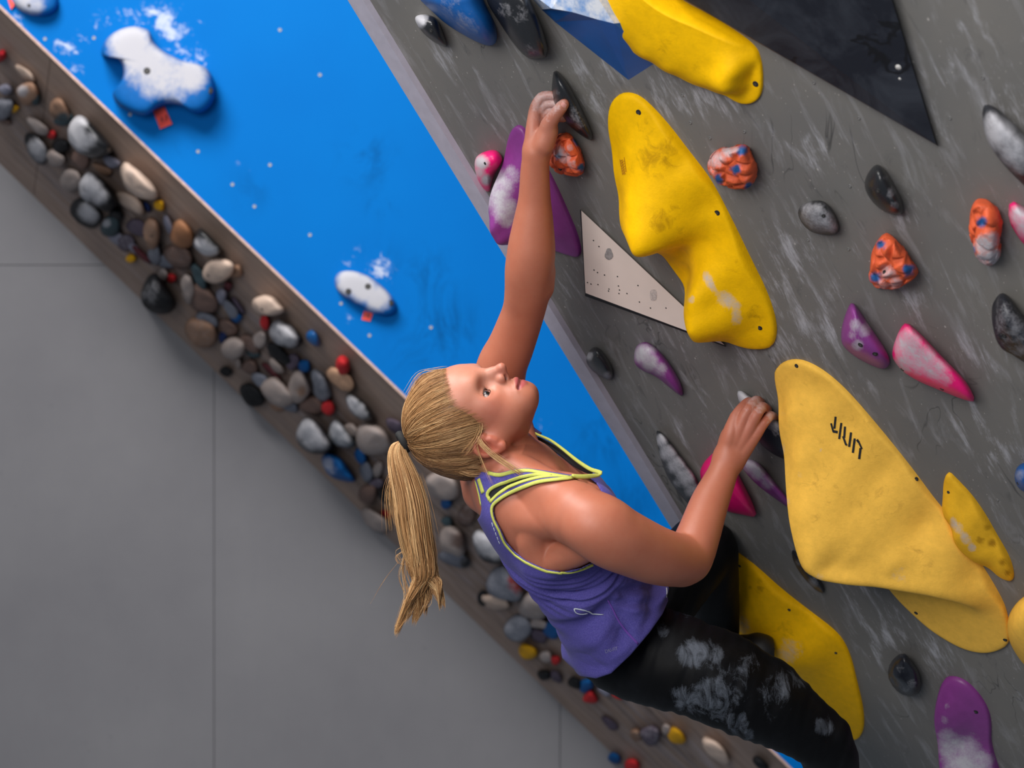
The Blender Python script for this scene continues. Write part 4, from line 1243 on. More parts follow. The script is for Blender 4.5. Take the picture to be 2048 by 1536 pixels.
bh('dark smear hold on the bare lower part of the board', 1220, 1447, 36, 14, 35, 'P', .02)
bh('small tan hold left of a grey round one, low on the board', 1273, 1469, 20, 26, -20, 'T', .04, .3)
bh('grey round hold low on the board', 1302, 1470, 36, 36, 0, 'P', .045, .4)
bh('white stub hold joined to a yellow one, low on the board', 1333, 1459, 20, 20, 0, 'W', .04, .4)
bh('yellow hold joined to a white stub, low on the board', 1353, 1473, 36, 26, 45, 'Y', .045)
bh('cream bar hold low on the board under her thigh', 1432, 1502, 60, 26, 44, 'E', .05, .2)
bh('teal knob at the bottom border', 1229, 1516, 22, 17, 25, 'B', .035)
bh('red hold at the bottom border', 1265, 1531, 26, 22, 10, 'R', .04)
bh('black hold at the bottom border near her leg', 1521, 1527, 30, 16, 35, 'K', .04)
# ---------------------------------------------------------------- the climber
def spaced(lo, hi, zones, coarse):
    """grid lines: coarse spacing, finer inside the given zones [(lo, hi, step)]"""
    out, x = [], lo
    while x < hi:
        st = coarse
        for a, b, s in zones:
            if a <= x <= b:
                st = min(st, s)
        out.append(x)
        x += st
    return np.array(out, np.float64)


def smin(a, b, k):
    if k <= 0:
        return np.minimum(a, b)
    h = np.clip(0.5 + 0.5 * (b - a) / k, 0, 1)
    return b + (a - b) * h - k * h * (1 - h)


def smax(a, b, k):
    return -smin(-a, -b, k)


class Prim:
    def __init__(self, lo, hi, fn, k=0.01, op='add'):
        self.lo, self.hi, self.fn, self.k, self.op = np.asarray(lo), np.asarray(hi), fn, k, op


def cone(a, ra, b, rb, k=0.01, op='add'):
    a, b = np.asarray(a, float), np.asarray(b, float)
    ab = b - a
    L2 = max(float(ab @ ab), 1e-10)
    def fn(x, y, z):
        px, py, pz = x - a[0], y - a[1], z - a[2]
        h = np.clip((px * ab[0] + py * ab[1] + pz * ab[2]) / L2, 0, 1)
        return np.sqrt((px - ab[0] * h) ** 2 + (py - ab[1] * h) ** 2 + (pz - ab[2] * h) ** 2) - (ra + (rb - ra) * h)
    r = max(ra, rb)
    return Prim(np.minimum(a, b) - r, np.maximum(a, b) + r, fn, k, op)


def cat(pts, m):
    """Catmull-Rom through rows of pts"""
    p = np.asarray(pts, float)
    q = np.concatenate([2 * p[:1] - p[1:2], p, 2 * p[-1:] - p[-2:-1]])
    out = []
    for i in range(1, len(q) - 2):
        for t in np.linspace(0, 1, m, endpoint=False):
            a, b, c, d = q[i - 1], q[i], q[i + 1], q[i + 2]
            out.append(.5 * (2 * b + (c - a) * t + (2 * a - 5 * b + 4 * c - d) * t * t + (3 * b - a - 3 * c + d) * t ** 3))
    out.append(p[-1])
    return np.array(out)


def limb(pts, k=0.01, m=7, grow=0.0):
    """pts: (px, py, depth, radius px)"""
    w = [(*P(x, y, d), max(r * d / F_PX + grow, .002)) for x, y, d, r in pts]
    c = cat(w, m) if len(w) > 2 else np.array(w)
    res = []
    for i in range(len(c) - 1):
        res.append(cone(c[i, :3], c[i, 3], c[i + 1, :3], c[i + 1, 3], k if i == 0 else 0.002))
    return res


def ell(c, axes, rad, k=0.01, op='add'):
    c = np.asarray(c, float)
    A = np.asarray(axes, float)
    R = np.asarray(rad, float)
    ext = np.sqrt(((A * R[:, None]) ** 2).sum(0))
    def fn(x, y, z):
        dx, dy, dz = x - c[0], y - c[1], z - c[2]
        s0 = s1 = 0.0
        for i in range(3):
            q = dx * A[i, 0] + dy * A[i, 1] + dz * A[i, 2]
            s0 = s0 + (q / R[i]) ** 2
            s1 = s1 + (q / R[i] ** 2) ** 2
        k0, k1 = np.sqrt(s0), np.sqrt(s1) + 1e-9
        return k0 * (k0 - 1) / k1
    return Prim(c - ext, c + ext, fn, k, op)


class Grid:
    def __init__(self, gx, gy, gz):
        self.g = (gx, gy, gz)

    def eval(self, prims, big=0.03):
        val = np.full([len(q) for q in self.g], big, np.float32)
        for p in prims:
            sl = []
            m = p.k + 0.03
            for i in range(3):
                a = np.searchsorted(self.g[i], p.lo[i] - m)
                b = np.searchsorted(self.g[i], p.hi[i] + m)
                sl.append(slice(a, b))
            if any(s.stop - s.start < 1 for s in sl):
                continue
            x = self.g[0][sl[0]][:, None, None]
            y = self.g[1][sl[1]][None, :, None]
            z = self.g[2][sl[2]][None, None, :]
            d = p.fn(x, y, z)
            cur = val[tuple(sl)]
            val[tuple(sl)] = smin(cur, d, p.k) if p.op == 'add' else smax(cur, -d, p.k)
        return val

    def mesh(self, v):
        """surface nets on the rectilinear grid"""
        s = v < 0
        n = s.shape
        cs = [s[a:n[0] - 1 + a, b:n[1] - 1 + b, c:n[2] - 1 + c] for a in (0, 1) for b in (0, 1) for c in (0, 1)]
        al, an = cs[0].copy(), cs[0].copy()
        for q in cs[1:]:
            al &= q
            an |= q
        act = an & ~al
        I = np.argwhere(act)
        idx = np.full(act.shape, -1, np.int32)
        idx[act] = np.arange(len(I))
        gx, gy, gz = self.g
        acc = np.zeros((len(I), 3))
        cnt = np.zeros(len(I))
        offs = [(0, 0, 0), (1, 0, 0), (0, 1, 0), (1, 1, 0), (0, 0, 1), (1, 0, 1), (0, 1, 1), (1, 1, 1)]
        edges = [(0, 1), (2, 3), (4, 5), (6, 7), (0, 2), (1, 3), (4, 6), (5, 7), (0, 4), (1, 5), (2, 6), (3, 7)]
        vals, pos = [], []
        for o in offs:
            J = I + np.array(o)
            vals.append(v[J[:, 0], J[:, 1], J[:, 2]].astype(float))
            pos.append(np.stack([gx[J[:, 0]], gy[J[:, 1]], gz[J[:, 2]]], -1))
        for a, b in edges:
            m = (vals[a] < 0) != (vals[b] < 0)
            t = np.where(m, vals[a] / np.where(m, vals[a] - vals[b], 1), 0)
            q = pos[a] + (pos[b] - pos[a]) * t[:, None]
            acc[m] += q[m]
            cnt[m] += 1
        V = acc / cnt[:, None]
        F = []
        for ax in range(3):
            b1, b2 = (ax + 1) % 3, (ax + 2) % 3
            sa = [slice(None)] * 3
            sb = [slice(None)] * 3
            sa[ax], sb[ax] = slice(0, -1), slice(1, None)
            cr = s[tuple(sa)] != s[tuple(sb)]
            E = np.argwhere(cr)
            ok = (E[:, b1] > 0) & (E[:, b2] > 0) & (E[:, b1] < n[b1] - 1) & (E[:, b2] < n[b2] - 1)
            E = E[ok]
            ins = s[E[:, 0], E[:, 1], E[:, 2]]
            c = []
            for d1, d2 in ((-1, -1), (0, -1), (0, 0), (-1, 0)):
                J = E.copy()
                J[:, b1] += d1
                J[:, b2] += d2
                c.append(idx[J[:, 0], J[:, 1], J[:, 2]])
            q = np.stack(c, -1)
            q[~ins] = q[~ins][:, ::-1]
            F.append(q)
        return V, np.concatenate(F)


def px2m(x):
    return x


# ---- head frame: U to the crown, F out of the face, L to her left side (towards the camera)
HD = 2.83
HO = P(905, 845, HD)
PSI = math.radians(23)
FS = 1.06       # profile depth measured in the picture plane, corrected for the turn of the head
hU = np.array([-.97, 0, .24])
hU /= np.linalg.norm(hU)
_fi = np.array([.24, 0, .97])
_cc = np.array([0, -1.0, 0])
hF = math.cos(PSI) * _fi + math.sin(PSI) * _cc
hF /= np.linalg.norm(hF)
hL = np.cross(hU, hF)
if hL[1] > 0:
    hL = -hL
HA = np.stack([hU, hF, hL])


def hp(u, f, l):
    return HO + hU * u + hF * f * FS + hL * l


def he(u, f, l, ru, rf, rl, k=.01, op='add', tilt=None):
    A = HA
    if tilt is not None:
        A = tilt
    return ell(hp(u, f, l), A, (ru, rf, rl), k, op)


def hc(a, ra, b, rb, k=.008, op='add'):
    return cone(hp(*a), ra, hp(*b), rb, k, op)


CR_RAD = (.0870, .0975, .0755)
CR_C = (-.007, .006, 0)
head = [he(*CR_C, *CR_RAD, k=.012),
        he(-.012, .058, 0, .045, .046, .056, .03),
        he(-.050, .040, 0, .068, .062, .058, .02),
        hc((-.02, .088, -.026), .014, (-.02, .088, .026), .014, .015),
        he(-.095, .066, 0, .034, .036, .036, .015),
        hc((-.117, .083, -.008), .0195, (-.117, .083, .008), .0195, .012)]
for s in (-1, 1):
    head += [he(-.056, .060, .042 * s, .022, .022, .017, .02),
             hc((-.113, .072, .016 * s), .019, (-.083, .008, .050 * s), .019, .02),
             hc((-.083, .008, .050 * s), .018, (-.045, -.012, .058 * s), .02, .02),
             he(-.085, .045, .030 * s, .034, .034, .026, .02)]
head += [he(-.092, .035, 0, .040, .042, .040, .02)]
# eye sockets
for s in (-1, 1):
    head += [he(-.046, .100, .033 * s, .013, .020, .019, .016, 'sub')]
# nose
head += [hc((-.022, .0965, 0), .0085, (-.048, .1080, 0), .0080, .010),
         hc((-.048, .1080, 0), .0080, (-.0625, .1200, 0), .0074, .006),
         hc((-.0625, .1200, 0), .0074, (-.0735, .1050, 0), .0066, .006),
         he(-.058, .1000, 0, .020, .014, .0105, .008)]
for s in (-1, 1):
    head += [he(-.0670, .1035, .0105 * s, .0078, .0080, .0056, .005),
             he(-.0742, .1075, .0062 * s, .0042, .0060, .0032, .003, 'sub')]
# mouth: muzzle, lips, parting
head += [he(-.098, .084, 0, .022, .0185, .027, .012)]
for s in (-1, 1):
    lipu = cat([(-.0935, .1010, 0.0), (-.0935, .1005, .008 * s), (-.0965, .0975, .017 * s), (-.1000, .0925, .0245 * s)], 4)
    lipl = cat([(-.1085, .0975, 0.0), (-.1080, .0970, .008 * s), (-.1050, .0950, .017 * s), (-.1005, .0922, .0240 * s)], 4)
    for L_, r in ((lipu, (.0058, .0028)), (lipl, (.0068, .0028))):
        for i in range(len(L_) - 1):
            t0, t1 = i / (len(L_) - 1), (i + 1) / (len(L_) - 1)
            head.append(hc(L_[i], r[0] + (r[1] - r[0]) * t0, L_[i + 1], r[0] + (r[1] - r[0]) * t1, .0035))
for s in (-1, 1):
    lm = cat([(-.1005, .1075, 0.0), (-.1005, .1068, .008 * s), (-.1005, .1035, .015 * s), (-.1003, .0990, .0215 * s)], 4)
    for i in range(len(lm) - 1):
        head.append(hc(lm[i], .0026, lm[i + 1], .0022, .002, 'sub'))
# lids: a shell round each eyeball with a slit
EYE = {}
for s in (-1, 1):
    e0 = (-.0475, .0738, .0325 * s)
    EYE[s] = e0
    head += [he(*e0, .0145, .0145, .0165, .006),
             he(e0[0] - .0005, e0[1] + .0120, e0[2] + .003 * s, .0056, .0105, .0158, .002, 'sub')]
# ears
for s in (-1, 1):
    er = [(-.060, .020, .069 * s), (-.050, .008, .075 * s), (-.055, -.006, .079 * s), (-.071, -.010, .079 * s), (-.087, -.003, .075 * s), (-.099, .008, .071 * s), (-.098, .015, .069 * s)]
    er = cat(er, 3)
    for i in range(len(er) - 1):
        head.append(hc(er[i], .0042, er[i + 1], .0044, .003))
    head += [he(-.074, .006, .070 * s, .023, .016, .007, .006), he(-.071, .006, .0785 * s, .012, .009, .006, .004, 'sub'),
             he(-.096, .011, .071 * s, .0085, .0075, .0055, .004), hc((-.074, .019, .070 * s), .0045, (-.083, .018, .070 * s), .004, .004)]

head += [hc((-.116, .068, 0), .020, (-.110, .030, 0), .0245, .02)]
neck = limb([(970, 866, 2.84, 54), (1000, 892, 2.845, 57), (1022, 916, 2.855, 60), (1050, 950, 2.87, 67)], .02)
neck += limb([(985, 905, 2.80, 17), (1030, 925, 2.80, 15), (1084, 942, 2.81, 12)], .02)      # sternomastoid

# ---- torso tube round the spine
T0, T1 = P(1060, 945, 2.86), P(1275, 1295, 3.03)
tA = (T1 - T0) / np.linalg.norm(T1 - T0)
_u = np.array([.852, 0, .523])
tU = _u - tA * (_u @ tA)
tU /= np.linalg.norm(tU)
tW = np.cross(tA, tU)
if tW[1] > 0:
    tW = -tW
TL = np.linalg.norm(T1 - T0) / 411.0     # metres per px along the axis
ST = np.array([(-62, -36, 66, .075), (-40, -36, 84, .10), (-9, -34, 101, .128), (29, -28, 111, .146), (73, -14, 126, .152), (110, -9, 128, .150), (137, -8, 126, .146), (182, -8, 114, .134), (235, -9, 110, .130),
               (280, -10, 112, .136), (330, -12, 114, .150), (375, -14, 112, .160), (430, -18, 96, .160), (480, -18, 70, .13)], float)
STd = cat(ST, 6)


def torso_prim(grow, k, smin_=-60, smax_=480, pw=2.25):
    ss, fc, aa, bb = STd[:, 0], STd[:, 1], STd[:, 2], STd[:, 3]
    def fn(x, y, z):
        dx, dy, dz = x - T0[0], y - T0[1], z - T0[2]
        s = (dx * tA[0] + dy * tA[1] + dz * tA[2]) / TL
        f = dx * tU[0] + dy * tU[1] + dz * tU[2]
        w = dx * tW[0] + dy * tW[1] + dz * tW[2]
        dm = (2.86 + s / 411 * .17) / F_PX
        c = np.interp(s, ss, fc) * dm
        a = np.interp(s, ss, aa) * dm + grow
        b = np.interp(s, ss, bb) + grow
        q = (np.abs((f - c) / a) ** pw + np.abs(w / b) ** pw) ** (1 / pw)
        d = (q - 1) * np.minimum(a, b) * .92
        d = np.maximum(d, (smin_ - s) * TL)
        return np.maximum(d, (s - smax_) * TL)
    c0, c1 = T0 + tA * smin_ * TL, T0 + tA * smax_ * TL
    return Prim(np.minimum(c0, c1) - .16, np.maximum(c0, c1) + .16, fn, k)


torso = [torso_prim(-.0075, .02, -60, 200)]
shoulder = []
shoulder += limb([(1000, 925, 2.81, 40), (1075, 972, 2.765, 44), (1150, 1014, 2.71, 48)], .03)      # near trapezius
shoulder += limb([(1094, 946, 2.81, 14), (1140, 966, 2.76, 13), (1178, 992, 2.70, 16)], .02)       # near collar bone
shoulder += limb([(1075, 1020, 2.765, 30), (1065, 1075, 2.775, 34), (1078, 1120, 2.80, 30)], .03)  # shoulder blade edge
shoulder += limb([(1080, 1035, 2.755, 30), (1140, 1045, 2.71, 40)], .03)
shoulder += limb([(1085, 1125, 2.80, 34), (1150, 1100, 2.745, 34), (1190, 1080, 2.70, 30)], .03)   # lat and teres
shoulder += limb([(1150, 985, 2.77, 30), (1190, 1010, 2.75, 36), (1210, 1050, 2.77, 40)], .03)     # front of the armpit
shoulder += limb([(1005, 915, 2.90, 44), (990, 860, 2.96, 44), (992, 800, 3.0, 48)], .03)          # far trapezius
shoulder += limb([(1060, 935, 2.90, 34), (1035, 870, 2.96, 36), (1015, 815, 2.99, 40)], .03)       # far chest
shoulder += limb([(960, 985, 2.93, 34), (955, 940, 2.97, 36), (970, 880, 3.0, 40)], .03)           # far shoulder blade

far_arm = limb([(992, 800, 3.0, 54), (1003, 736, 2.965, 50), (1020, 697, 2.94, 46), (1035, 658, 2.915, 43.5), (1048, 619, 2.885, 42), (1055, 580, 2.855, 45), (1058, 541, 2.83, 47.5), (1062, 510, 2.815, 47.5), (1064, 482, 2.805, 45), (1067, 440, 2.79, 38.5), (1069, 400, 2.775, 32),
                (1070, 337, 2.75, 28), (1073, 306, 2.735, 25)], .02)
far_arm += limb([(1094, 545, 2.84, 12), (1090, 575, 2.85, 14)], .02)
near_arm = limb([(1160, 1032, 2.70, 60), (1190, 1050, 2.685, 66), (1225, 1072, 2.69, 66), (1265, 1091, 2.71, 62), (1310, 1110, 2.74, 58), (1350, 1119, 2.775, 53), (1378, 1112, 2.80, 47), (1396, 1072, 2.82, 43), (1419, 1006, 2.855, 37.5), (1443, 952, 2.875, 30), (1455, 915, 2.885, 26)], .02)
near_arm += limb([(1366, 1140, 2.79, 26), (1384, 1132, 2.80, 25)], .02)
near_arm += limb([(1215, 1040, 2.675, 36), (1262, 1068, 2.69, 40), (1310, 1098, 2.735, 34)], .02)   # biceps line

# near (left) hand: back of the hand to the camera, fingers over the hold
nh = []
_mc = [(1471, 835, 2.872), (1488, 834, 2.862), (1505, 843, 2.860), (1518, 858, 2.866)]
for i, (x, y, d) in enumerate(_mc):
    nh += limb([(1449 + i * 7, 912 + i * 4, 2.885, 19), ((1449 + i * 7) * .45 + x * .55, (912 + i * 4) * .45 + y * .55, 2.872, 17 - (i == 3) * 2), (x, y, d, 12.0)], .012)
nh_f = [limb([(1471, 835, 2.872, 12), (1484, 816, 2.878, 10), (1497, 804, 2.896, 9), (1508, 805, 2.925, 8)], .004),
        limb([(1488, 834, 2.862, 12), (1500, 815, 2.862, 11), (1512, 802, 2.882, 10), (1522, 805, 2.915, 8.5)], .004),
        limb([(1505, 843, 2.860, 12), (1514, 827, 2.858, 11), (1524, 815, 2.876, 10.5), (1535, 819, 2.908, 9)], .004),
        limb([(1518, 858, 2.866, 11), (1530, 843, 2.868, 9.5), (1541, 832, 2.884, 9), (1550, 835, 2.912, 8)], .004)]
nh_t = limb([(1449, 898, 2.895, 16), (1456, 868, 2.92, 13), (1474, 850, 2.935, 11), (1492, 846, 2.94, 9)], .008)
# far (right) hand: palm and thumb to the camera, fingers hooked behind the hold
fh = []
_mf = [(1069, 222, 2.735), (1077, 229, 2.742), (1085, 238, 2.749), (1092, 248, 2.755)]
for i, (x, y, d) in enumerate(_mf):
    fh += limb([(1064 + i * 8, 298, 2.735 + i * .004, 16), (x * .5 + (1064 + i * 8) * .5, y * .5 + 149, 2.732 + i * .006, 15), (x, y, d, 11.5)], .012)
fh_f = [limb([(1069, 222, 2.735, 11), (1074, 207, 2.728, 10), (1085, 193, 2.722, 9), (1106, 191, 2.716, 8), (1122, 198, 2.715, 7)], .004),
        limb([(1077, 229, 2.742, 10.5), (1081, 219, 2.734, 9), (1091, 208.5, 2.728, 8.2), (1110, 208, 2.722, 7.4), (1124, 212, 2.718, 7)], .004),
        limb([(1085, 238, 2.749, 10), (1089, 231, 2.740, 8.5), (1098, 224.5, 2.734, 7.8), (1114, 224, 2.726, 7.2), (1126, 226, 2.722, 7)], .004),
        limb([(1092, 248, 2.755, 10), (1096, 242, 2.745, 9.5), (1104, 236, 2.738, 9), (1118, 235, 2.73, 8), (1128, 237, 2.728, 7)], .004)]
fh_t = limb([(1086, 290, 2.722, 22), (1096, 264, 2.712, 19.5), (1099, 247, 2.700, 15.5), (1111, 229, 2.684, 12.5), (1122, 215, 2.672, 11.5), (1129, 207, 2.666, 9)], .012)

# legs (the leggings follow them 4 mm further out)
near_leg = [(1275, 1305, 3.02, 96), (1320, 1315, 2.99, 98), (1380, 1335, 2.965, 95), (1450, 1362, 2.955, 94), (1537, 1407, 2.975, 83), (1607, 1453, 3.0, 65), (1646, 1482, 3.02, 59), (1668, 1545, 3.09, 52), (1690, 1650, 3.2, 46)]
far_leg = [(1240, 1270, 3.20, 86), (1320, 1190, 3.22, 78), (1375, 1130, 3.23, 72), (1404, 1102, 3.245, 69), (1420, 1150, 3.285, 57), (1432, 1220, 3.35, 45), (1440, 1285, 3.39, 36)]
butt = [(1235, 1290, 3.07, 88), (1265, 1300, 3.10, 90)]
foot = [(1440, 1285, 3.39, 30), (1462, 1303, 3.39, 28), (1515, 1306, 3.355, 24)]

skin_prims = [torso[0]] + shoulder + neck + head + far_arm + near_arm
legs_in = limb(near_leg, .03, 7, -.006) + limb(far_leg, .03, 7, -.006) + limb(butt, .03, 7, -.006) + limb(foot, .02, 7, -.004)

lo = np.array([P(790, 0, 3.0)[0], 2.58, P(0, 1720, 3.0)[2]])
hi = np.array([P(1740, 0, 3.0)[0], 3.50, P(0, 165, 2.75)[2]])
xf = lambda px_, d=2.83: P(px_, 0, d)[0]
zf = lambda py_, d=2.83: P(0, py_, d)[2]
gx = spaced(lo[0], hi[0], [(xf(940), xf(1150), .0020), (xf(1430), xf(1565), .0022)], .0036)
gz = spaced(lo[2], hi[2], [(zf(910), zf(700), .0020), (zf(330), zf(165), .0020)], .0038)
gy = spaced(lo[1], hi[1], [(2.64, 2.95, .0028)], .0045)
GR = Grid(gx, gy, gz)
V_ = GR.eval(skin_prims)
for grp in (nh, fh):
    V_ = smin(V_, GR.eval(grp), .014)
# each finger is its own chain, hardly blended with its neighbours
for chain in nh_f + fh_f:
    V_ = smin(V_, GR.eval(chain), .0016)
for chain in (nh_t, fh_t):
    V_ = smin(V_, GR.eval(chain), .006)
V_ = smin(V_, GR.eval(legs_in), .03)
bodyV, bodyF = GR.mesh(V_)


# ---- skin
def skin_material():
    t = NT('skin', .48, .45)
    col = t.attr('Col', 'Color')
    ch = t.attr('chalk')
    nz = t.noise(55, 5, .6)
    fine = t.noise(900, 3, .6)
    c = t.mix(t.ramp(nz, [(.35, 0.), (.7, .30)]), col, t.mix(1., col, (.90, .70, .64), 'MULTIPLY'))
    fr = t.ramp(t.noise(330, 2, .5), [(.66, 0.), (.74, .25)])
    c = t.mix(fr, c, t.mix(1., col, (.72, .5, .42), 'MULTIPLY'))
    s = t.math('ADD', ch, t.math('MULTIPLY', t.math('SUBTRACT', t.noise(140, 4, .6), .5), 1.2))
    c = t.mix(t.math('MULTIPLY', t.ramp(s, [(.4, 0.), (1., .55)]), t.ramp(ch, [(0., 0.), (.1, 1.)])), c, (.70, .66, .68))
    t.color(c)
    t.b.inputs['Subsurface Weight'].default_value = .18
    t.b.inputs['Subsurface Radius'].default_value = (.012, .004, .002)
    t.b.inputs['Subsurface Scale'].default_value = 1.0
    t.bump(fine, .12, .0006)
    return t.m


SK = np.array(srgb(176, 107, 82))
C = np.tile(SK, (len(bodyV), 1))
rel = bodyV - HO
hu, hf, hl = rel @ hU, rel @ hF / FS, rel @ hL


def tint(C, m, c):
    m = np.clip(m, 0, 1)[:, None]
    return C * (1 - m) + np.array(c) * m


def gs(u, f, l, ru, rf, rl):
    return np.exp(-(((hu - u) / ru) ** 2 + ((hf - f) / rf) ** 2 + ((np.abs(hl) - l) / rl) ** 2))


near_head = (np.abs(hu) < .17) & (np.abs(hf) < .15) & (np.abs(hl) < .1)
C = tint(C, near_head * .75 * gs(-.03, .085, 0, .07, .05, .07), srgb(205, 148, 126))  # upper face lightened: stronger light from above put into the skin colour
C = tint(C, near_head * .5 * gs(-.066, .06, .045, .024, .03, .03), srgb(181, 94, 77))
C = tint(C, near_head * .55 * gs(-.064, .115, 0, .014, .014, .014), srgb(199, 114, 97))
lipm = np.zeros(len(bodyV))
for cu, r in (((-.0945, .1015), .0052), ((-.1070, .0985), .0066)):
    al = np.abs(hl) / .0245
    uc = cu[0] + (-.1003 - cu[0]) * al ** 1.6
    fc = cu[1] + (.0935 - cu[1]) * al ** 2
    lipm = np.maximum(lipm, np.exp(-(((hu - uc) / (r * np.sqrt(np.clip(1 - al ** 2, .05, 1)))) ** 2) ** 2) * (al < 1) * (hf > fc - .006))
lipm = lipm * near_head
C = tint(C, lipm * .9, srgb(168, 79, 83))
C = tint(C, near_head * (np.abs(hl) < .0225) * np.exp(-((hu + .1004) / .0016) ** 2) * (hf > .086), srgb(90, 34, 36))
for s in (-1, 1):
    C = tint(C, near_head * np.exp(-(((hu + .0745) / .004) ** 2 + ((hf - .1065) / .006) ** 2 + ((hl - .0068 * s) / .0035) ** 2)) * .9, srgb(88, 36, 34))
C = tint(C, near_head * .55 * gs(-.076, .005, .076, .028, .024, .012), srgb(194, 94, 79))
bp = proj(bodyV)
chalk = np.maximum(spotfield(bp, [(1090, 200, 34, .7), (1085, 230, 26, .4), (1125, 212, 14, .5), (1105, 210, 22, .7), (1510, 802, 16, .75), (1522, 815, 14, .7), (1545, 832, 14, .8), (1500, 815, 20, .4), (1535, 850, 16, .4)]), 0)
pd = np.linalg.norm(bodyV - P(1105, 200, 2.72), axis=1)
C = tint(C, .45 * np.exp(-(pd / .06) ** 2), srgb(186, 143, 135))
pd = np.linalg.norm(bodyV - P(1505, 840, 2.88), axis=1)
C = tint(C, .35 * np.exp(-(pd / .05) ** 2), srgb(186, 115, 101))
body = obj('person', bodyV, bodyF, skin_material(), None, True, {'Col': C, 'chalk': chalk})
tag(body, 'blonde woman climbing in a purple racerback tank top and black leggings, looking up', 'person')
BB = BVHTree.FromPolygons([Vector(v) for v in bodyV], bodyF.tolist())
# ---------------------------------------------------------------- clothes, hair and eyes (parts of the climber)
def poly_sd(polys, holes, x0, y0, x1, y1):
    """signed distance in px to (union of polys) minus holes, negative inside, on a 1 px raster"""
    X, Y = np.meshgrid(np.arange(x0, x1 + 1.0), np.arange(y0, y1 + 1.0), indexing='ij')
    def sd(poly):
        p = np.asarray(poly, float)
        d2 = np.full(X.shape, 1e9)
        ins = np.zeros(X.shape, bool)
        for a, b in zip(p, np.roll(p, -1, 0)):
            e = b - a
            wx, wy = X - a[0], Y - a[1]
            t = np.clip((wx * e[0] + wy * e[1]) / max(e @ e, 1e-9), 0, 1)
            d2 = np.minimum(d2, (wx - e[0] * t) ** 2 + (wy - e[1] * t) ** 2)
            c = ((a[1] > Y) != (b[1] > Y)) & (X < (b[0] - a[0]) * (Y - a[1]) / (b[1] - a[1] + 1e-12) + a[0])
            ins ^= c
        return np.where(ins, -1, 1) * np.sqrt(d2)
    r = None
    for q in polys:
        r = sd(q) if r is None else np.minimum(r, sd(q))
    for q in holes:
        r = np.maximum(r, -sd(q))
    return r


class PrismCut:
    def __init__(self, polys, holes, x0, y0, x1, y1):
        self.r = poly_sd(polys, holes, x0, y0, x1, y1)
        self.o = (x0, y0)

    def on(self, G):
        gx, gy, gz = G.g
        x = gx[:, None, None] - CAMP[0]
        y = gy[None, :, None] - CAMP[1]
        z = gz[None, None, :] - CAMP[2]
        px = W_PX / 2 + F_PX * x / y - self.o[0]
        py = H_PX / 2 - F_PX * z / y - self.o[1]
        px = np.broadcast_to(px, (len(gx), len(gy), len(gz)))
        py = np.broadcast_to(py, (len(gx), len(gy), len(gz)))
        n, m = self.r.shape
        px = np.clip(px, 0, n - 1.001)
        py = np.clip(py, 0, m - 1.001)
        i, j = px.astype(np.int32), py.astype(np.int32)
        a, b = px - i, py - j
        r = self.r
        v = r[i, j] * (1 - a) * (1 - b) + r[i + 1, j] * a * (1 - b) + r[i, j + 1] * (1 - a) * b + r[i + 1, j + 1] * a * b
        return v * (2.85 / F_PX)


def vnormals(V, F):
    n = np.zeros_like(V)
    q = np.cross(V[F[:, 2]] - V[F[:, 0]], V[F[:, 3]] - V[F[:, 1]])
    for i in range(4):
        np.add.at(n, F[:, i], q)
    return n / (np.linalg.norm(n, axis=1, keepdims=True) + 1e-12)


def regrow(pl, g):
    return pl


# ---- racerback tank top
def shoulders_grown(g):
    o = []
    o += limb([(1000, 925, 2.81, 40), (1075, 972, 2.765, 44), (1150, 1014, 2.71, 48)], .03, 7, g)
    o += limb([(1094, 946, 2.81, 14), (1140, 966, 2.76, 13), (1178, 992, 2.70, 16)], .02, 7, g)
    o += limb([(1075, 1020, 2.765, 30), (1065, 1075, 2.775, 34), (1078, 1120, 2.80, 30)], .03, 7, g)
    o += limb([(1080, 1035, 2.755, 30), (1140, 1045, 2.71, 40)], .03, 7, g)
    o += limb([(1085, 1125, 2.80, 34), (1150, 1100, 2.745, 34), (1190, 1080, 2.70, 30)], .03, 7, g)
    o += limb([(1150, 985, 2.77, 30), (1190, 1010, 2.75, 36), (1210, 1050, 2.77, 40)], .03, 7, g)
    o += limb([(1005, 915, 2.90, 44), (990, 860, 2.96, 44), (992, 800, 3.0, 48)], .03, 7, g)
    o += limb([(960, 985, 2.93, 34), (955, 940, 2.97, 36), (970, 880, 3.0, 40)], .03, 7, g)
    o += limb([(970, 866, 2.84, 54), (1000, 892, 2.845, 57), (1022, 916, 2.855, 60), (1050, 950, 2.87, 67)], .02, 7, g)
    return o


ARMHOLE = [(1172, 952), (1139, 958), (1107, 962), (1076, 967), (1045, 978), (1014, 991), (997, 1002), (988, 1012), (987, 1023), (991, 1039), (1002, 1060), (1013, 1084), (1030, 1103), (1051, 1120), (1091, 1138), (1126, 1144), (1161, 1136), (1186, 1124), (1215, 1085), (1218, 1010), (1192, 966)]
KEYHOLE = [(977, 1000), (977, 987), (989, 975), (1014, 965), (1045, 955), (1078, 950), (1045, 961), (1022, 969), (998, 983), (983, 999)]
TANK = [(947, 946), (978, 942), (998, 946), (1029, 938), (1054, 936), (1076, 939), (1107, 944), (1139, 949), (1170, 950), (1201, 941), (1218, 945), (1245, 985), (1300, 1040), (1350, 1100), (1342, 1180), (1337, 1200), (1325, 1228), (1300, 1264), (1262, 1309), (1222, 1347), (1192, 1357), (1160, 1352), (1128, 1330), (1060, 1290),
        (980, 1150), (935, 1060), (945, 1034), (951, 1033), (955, 1039), (960, 1032), (963, 1018), (960, 998), (953.5, 974)]
cut = PrismCut([TANK], [ARMHOLE, KEYHOLE], 880, 880, 1400, 1400)
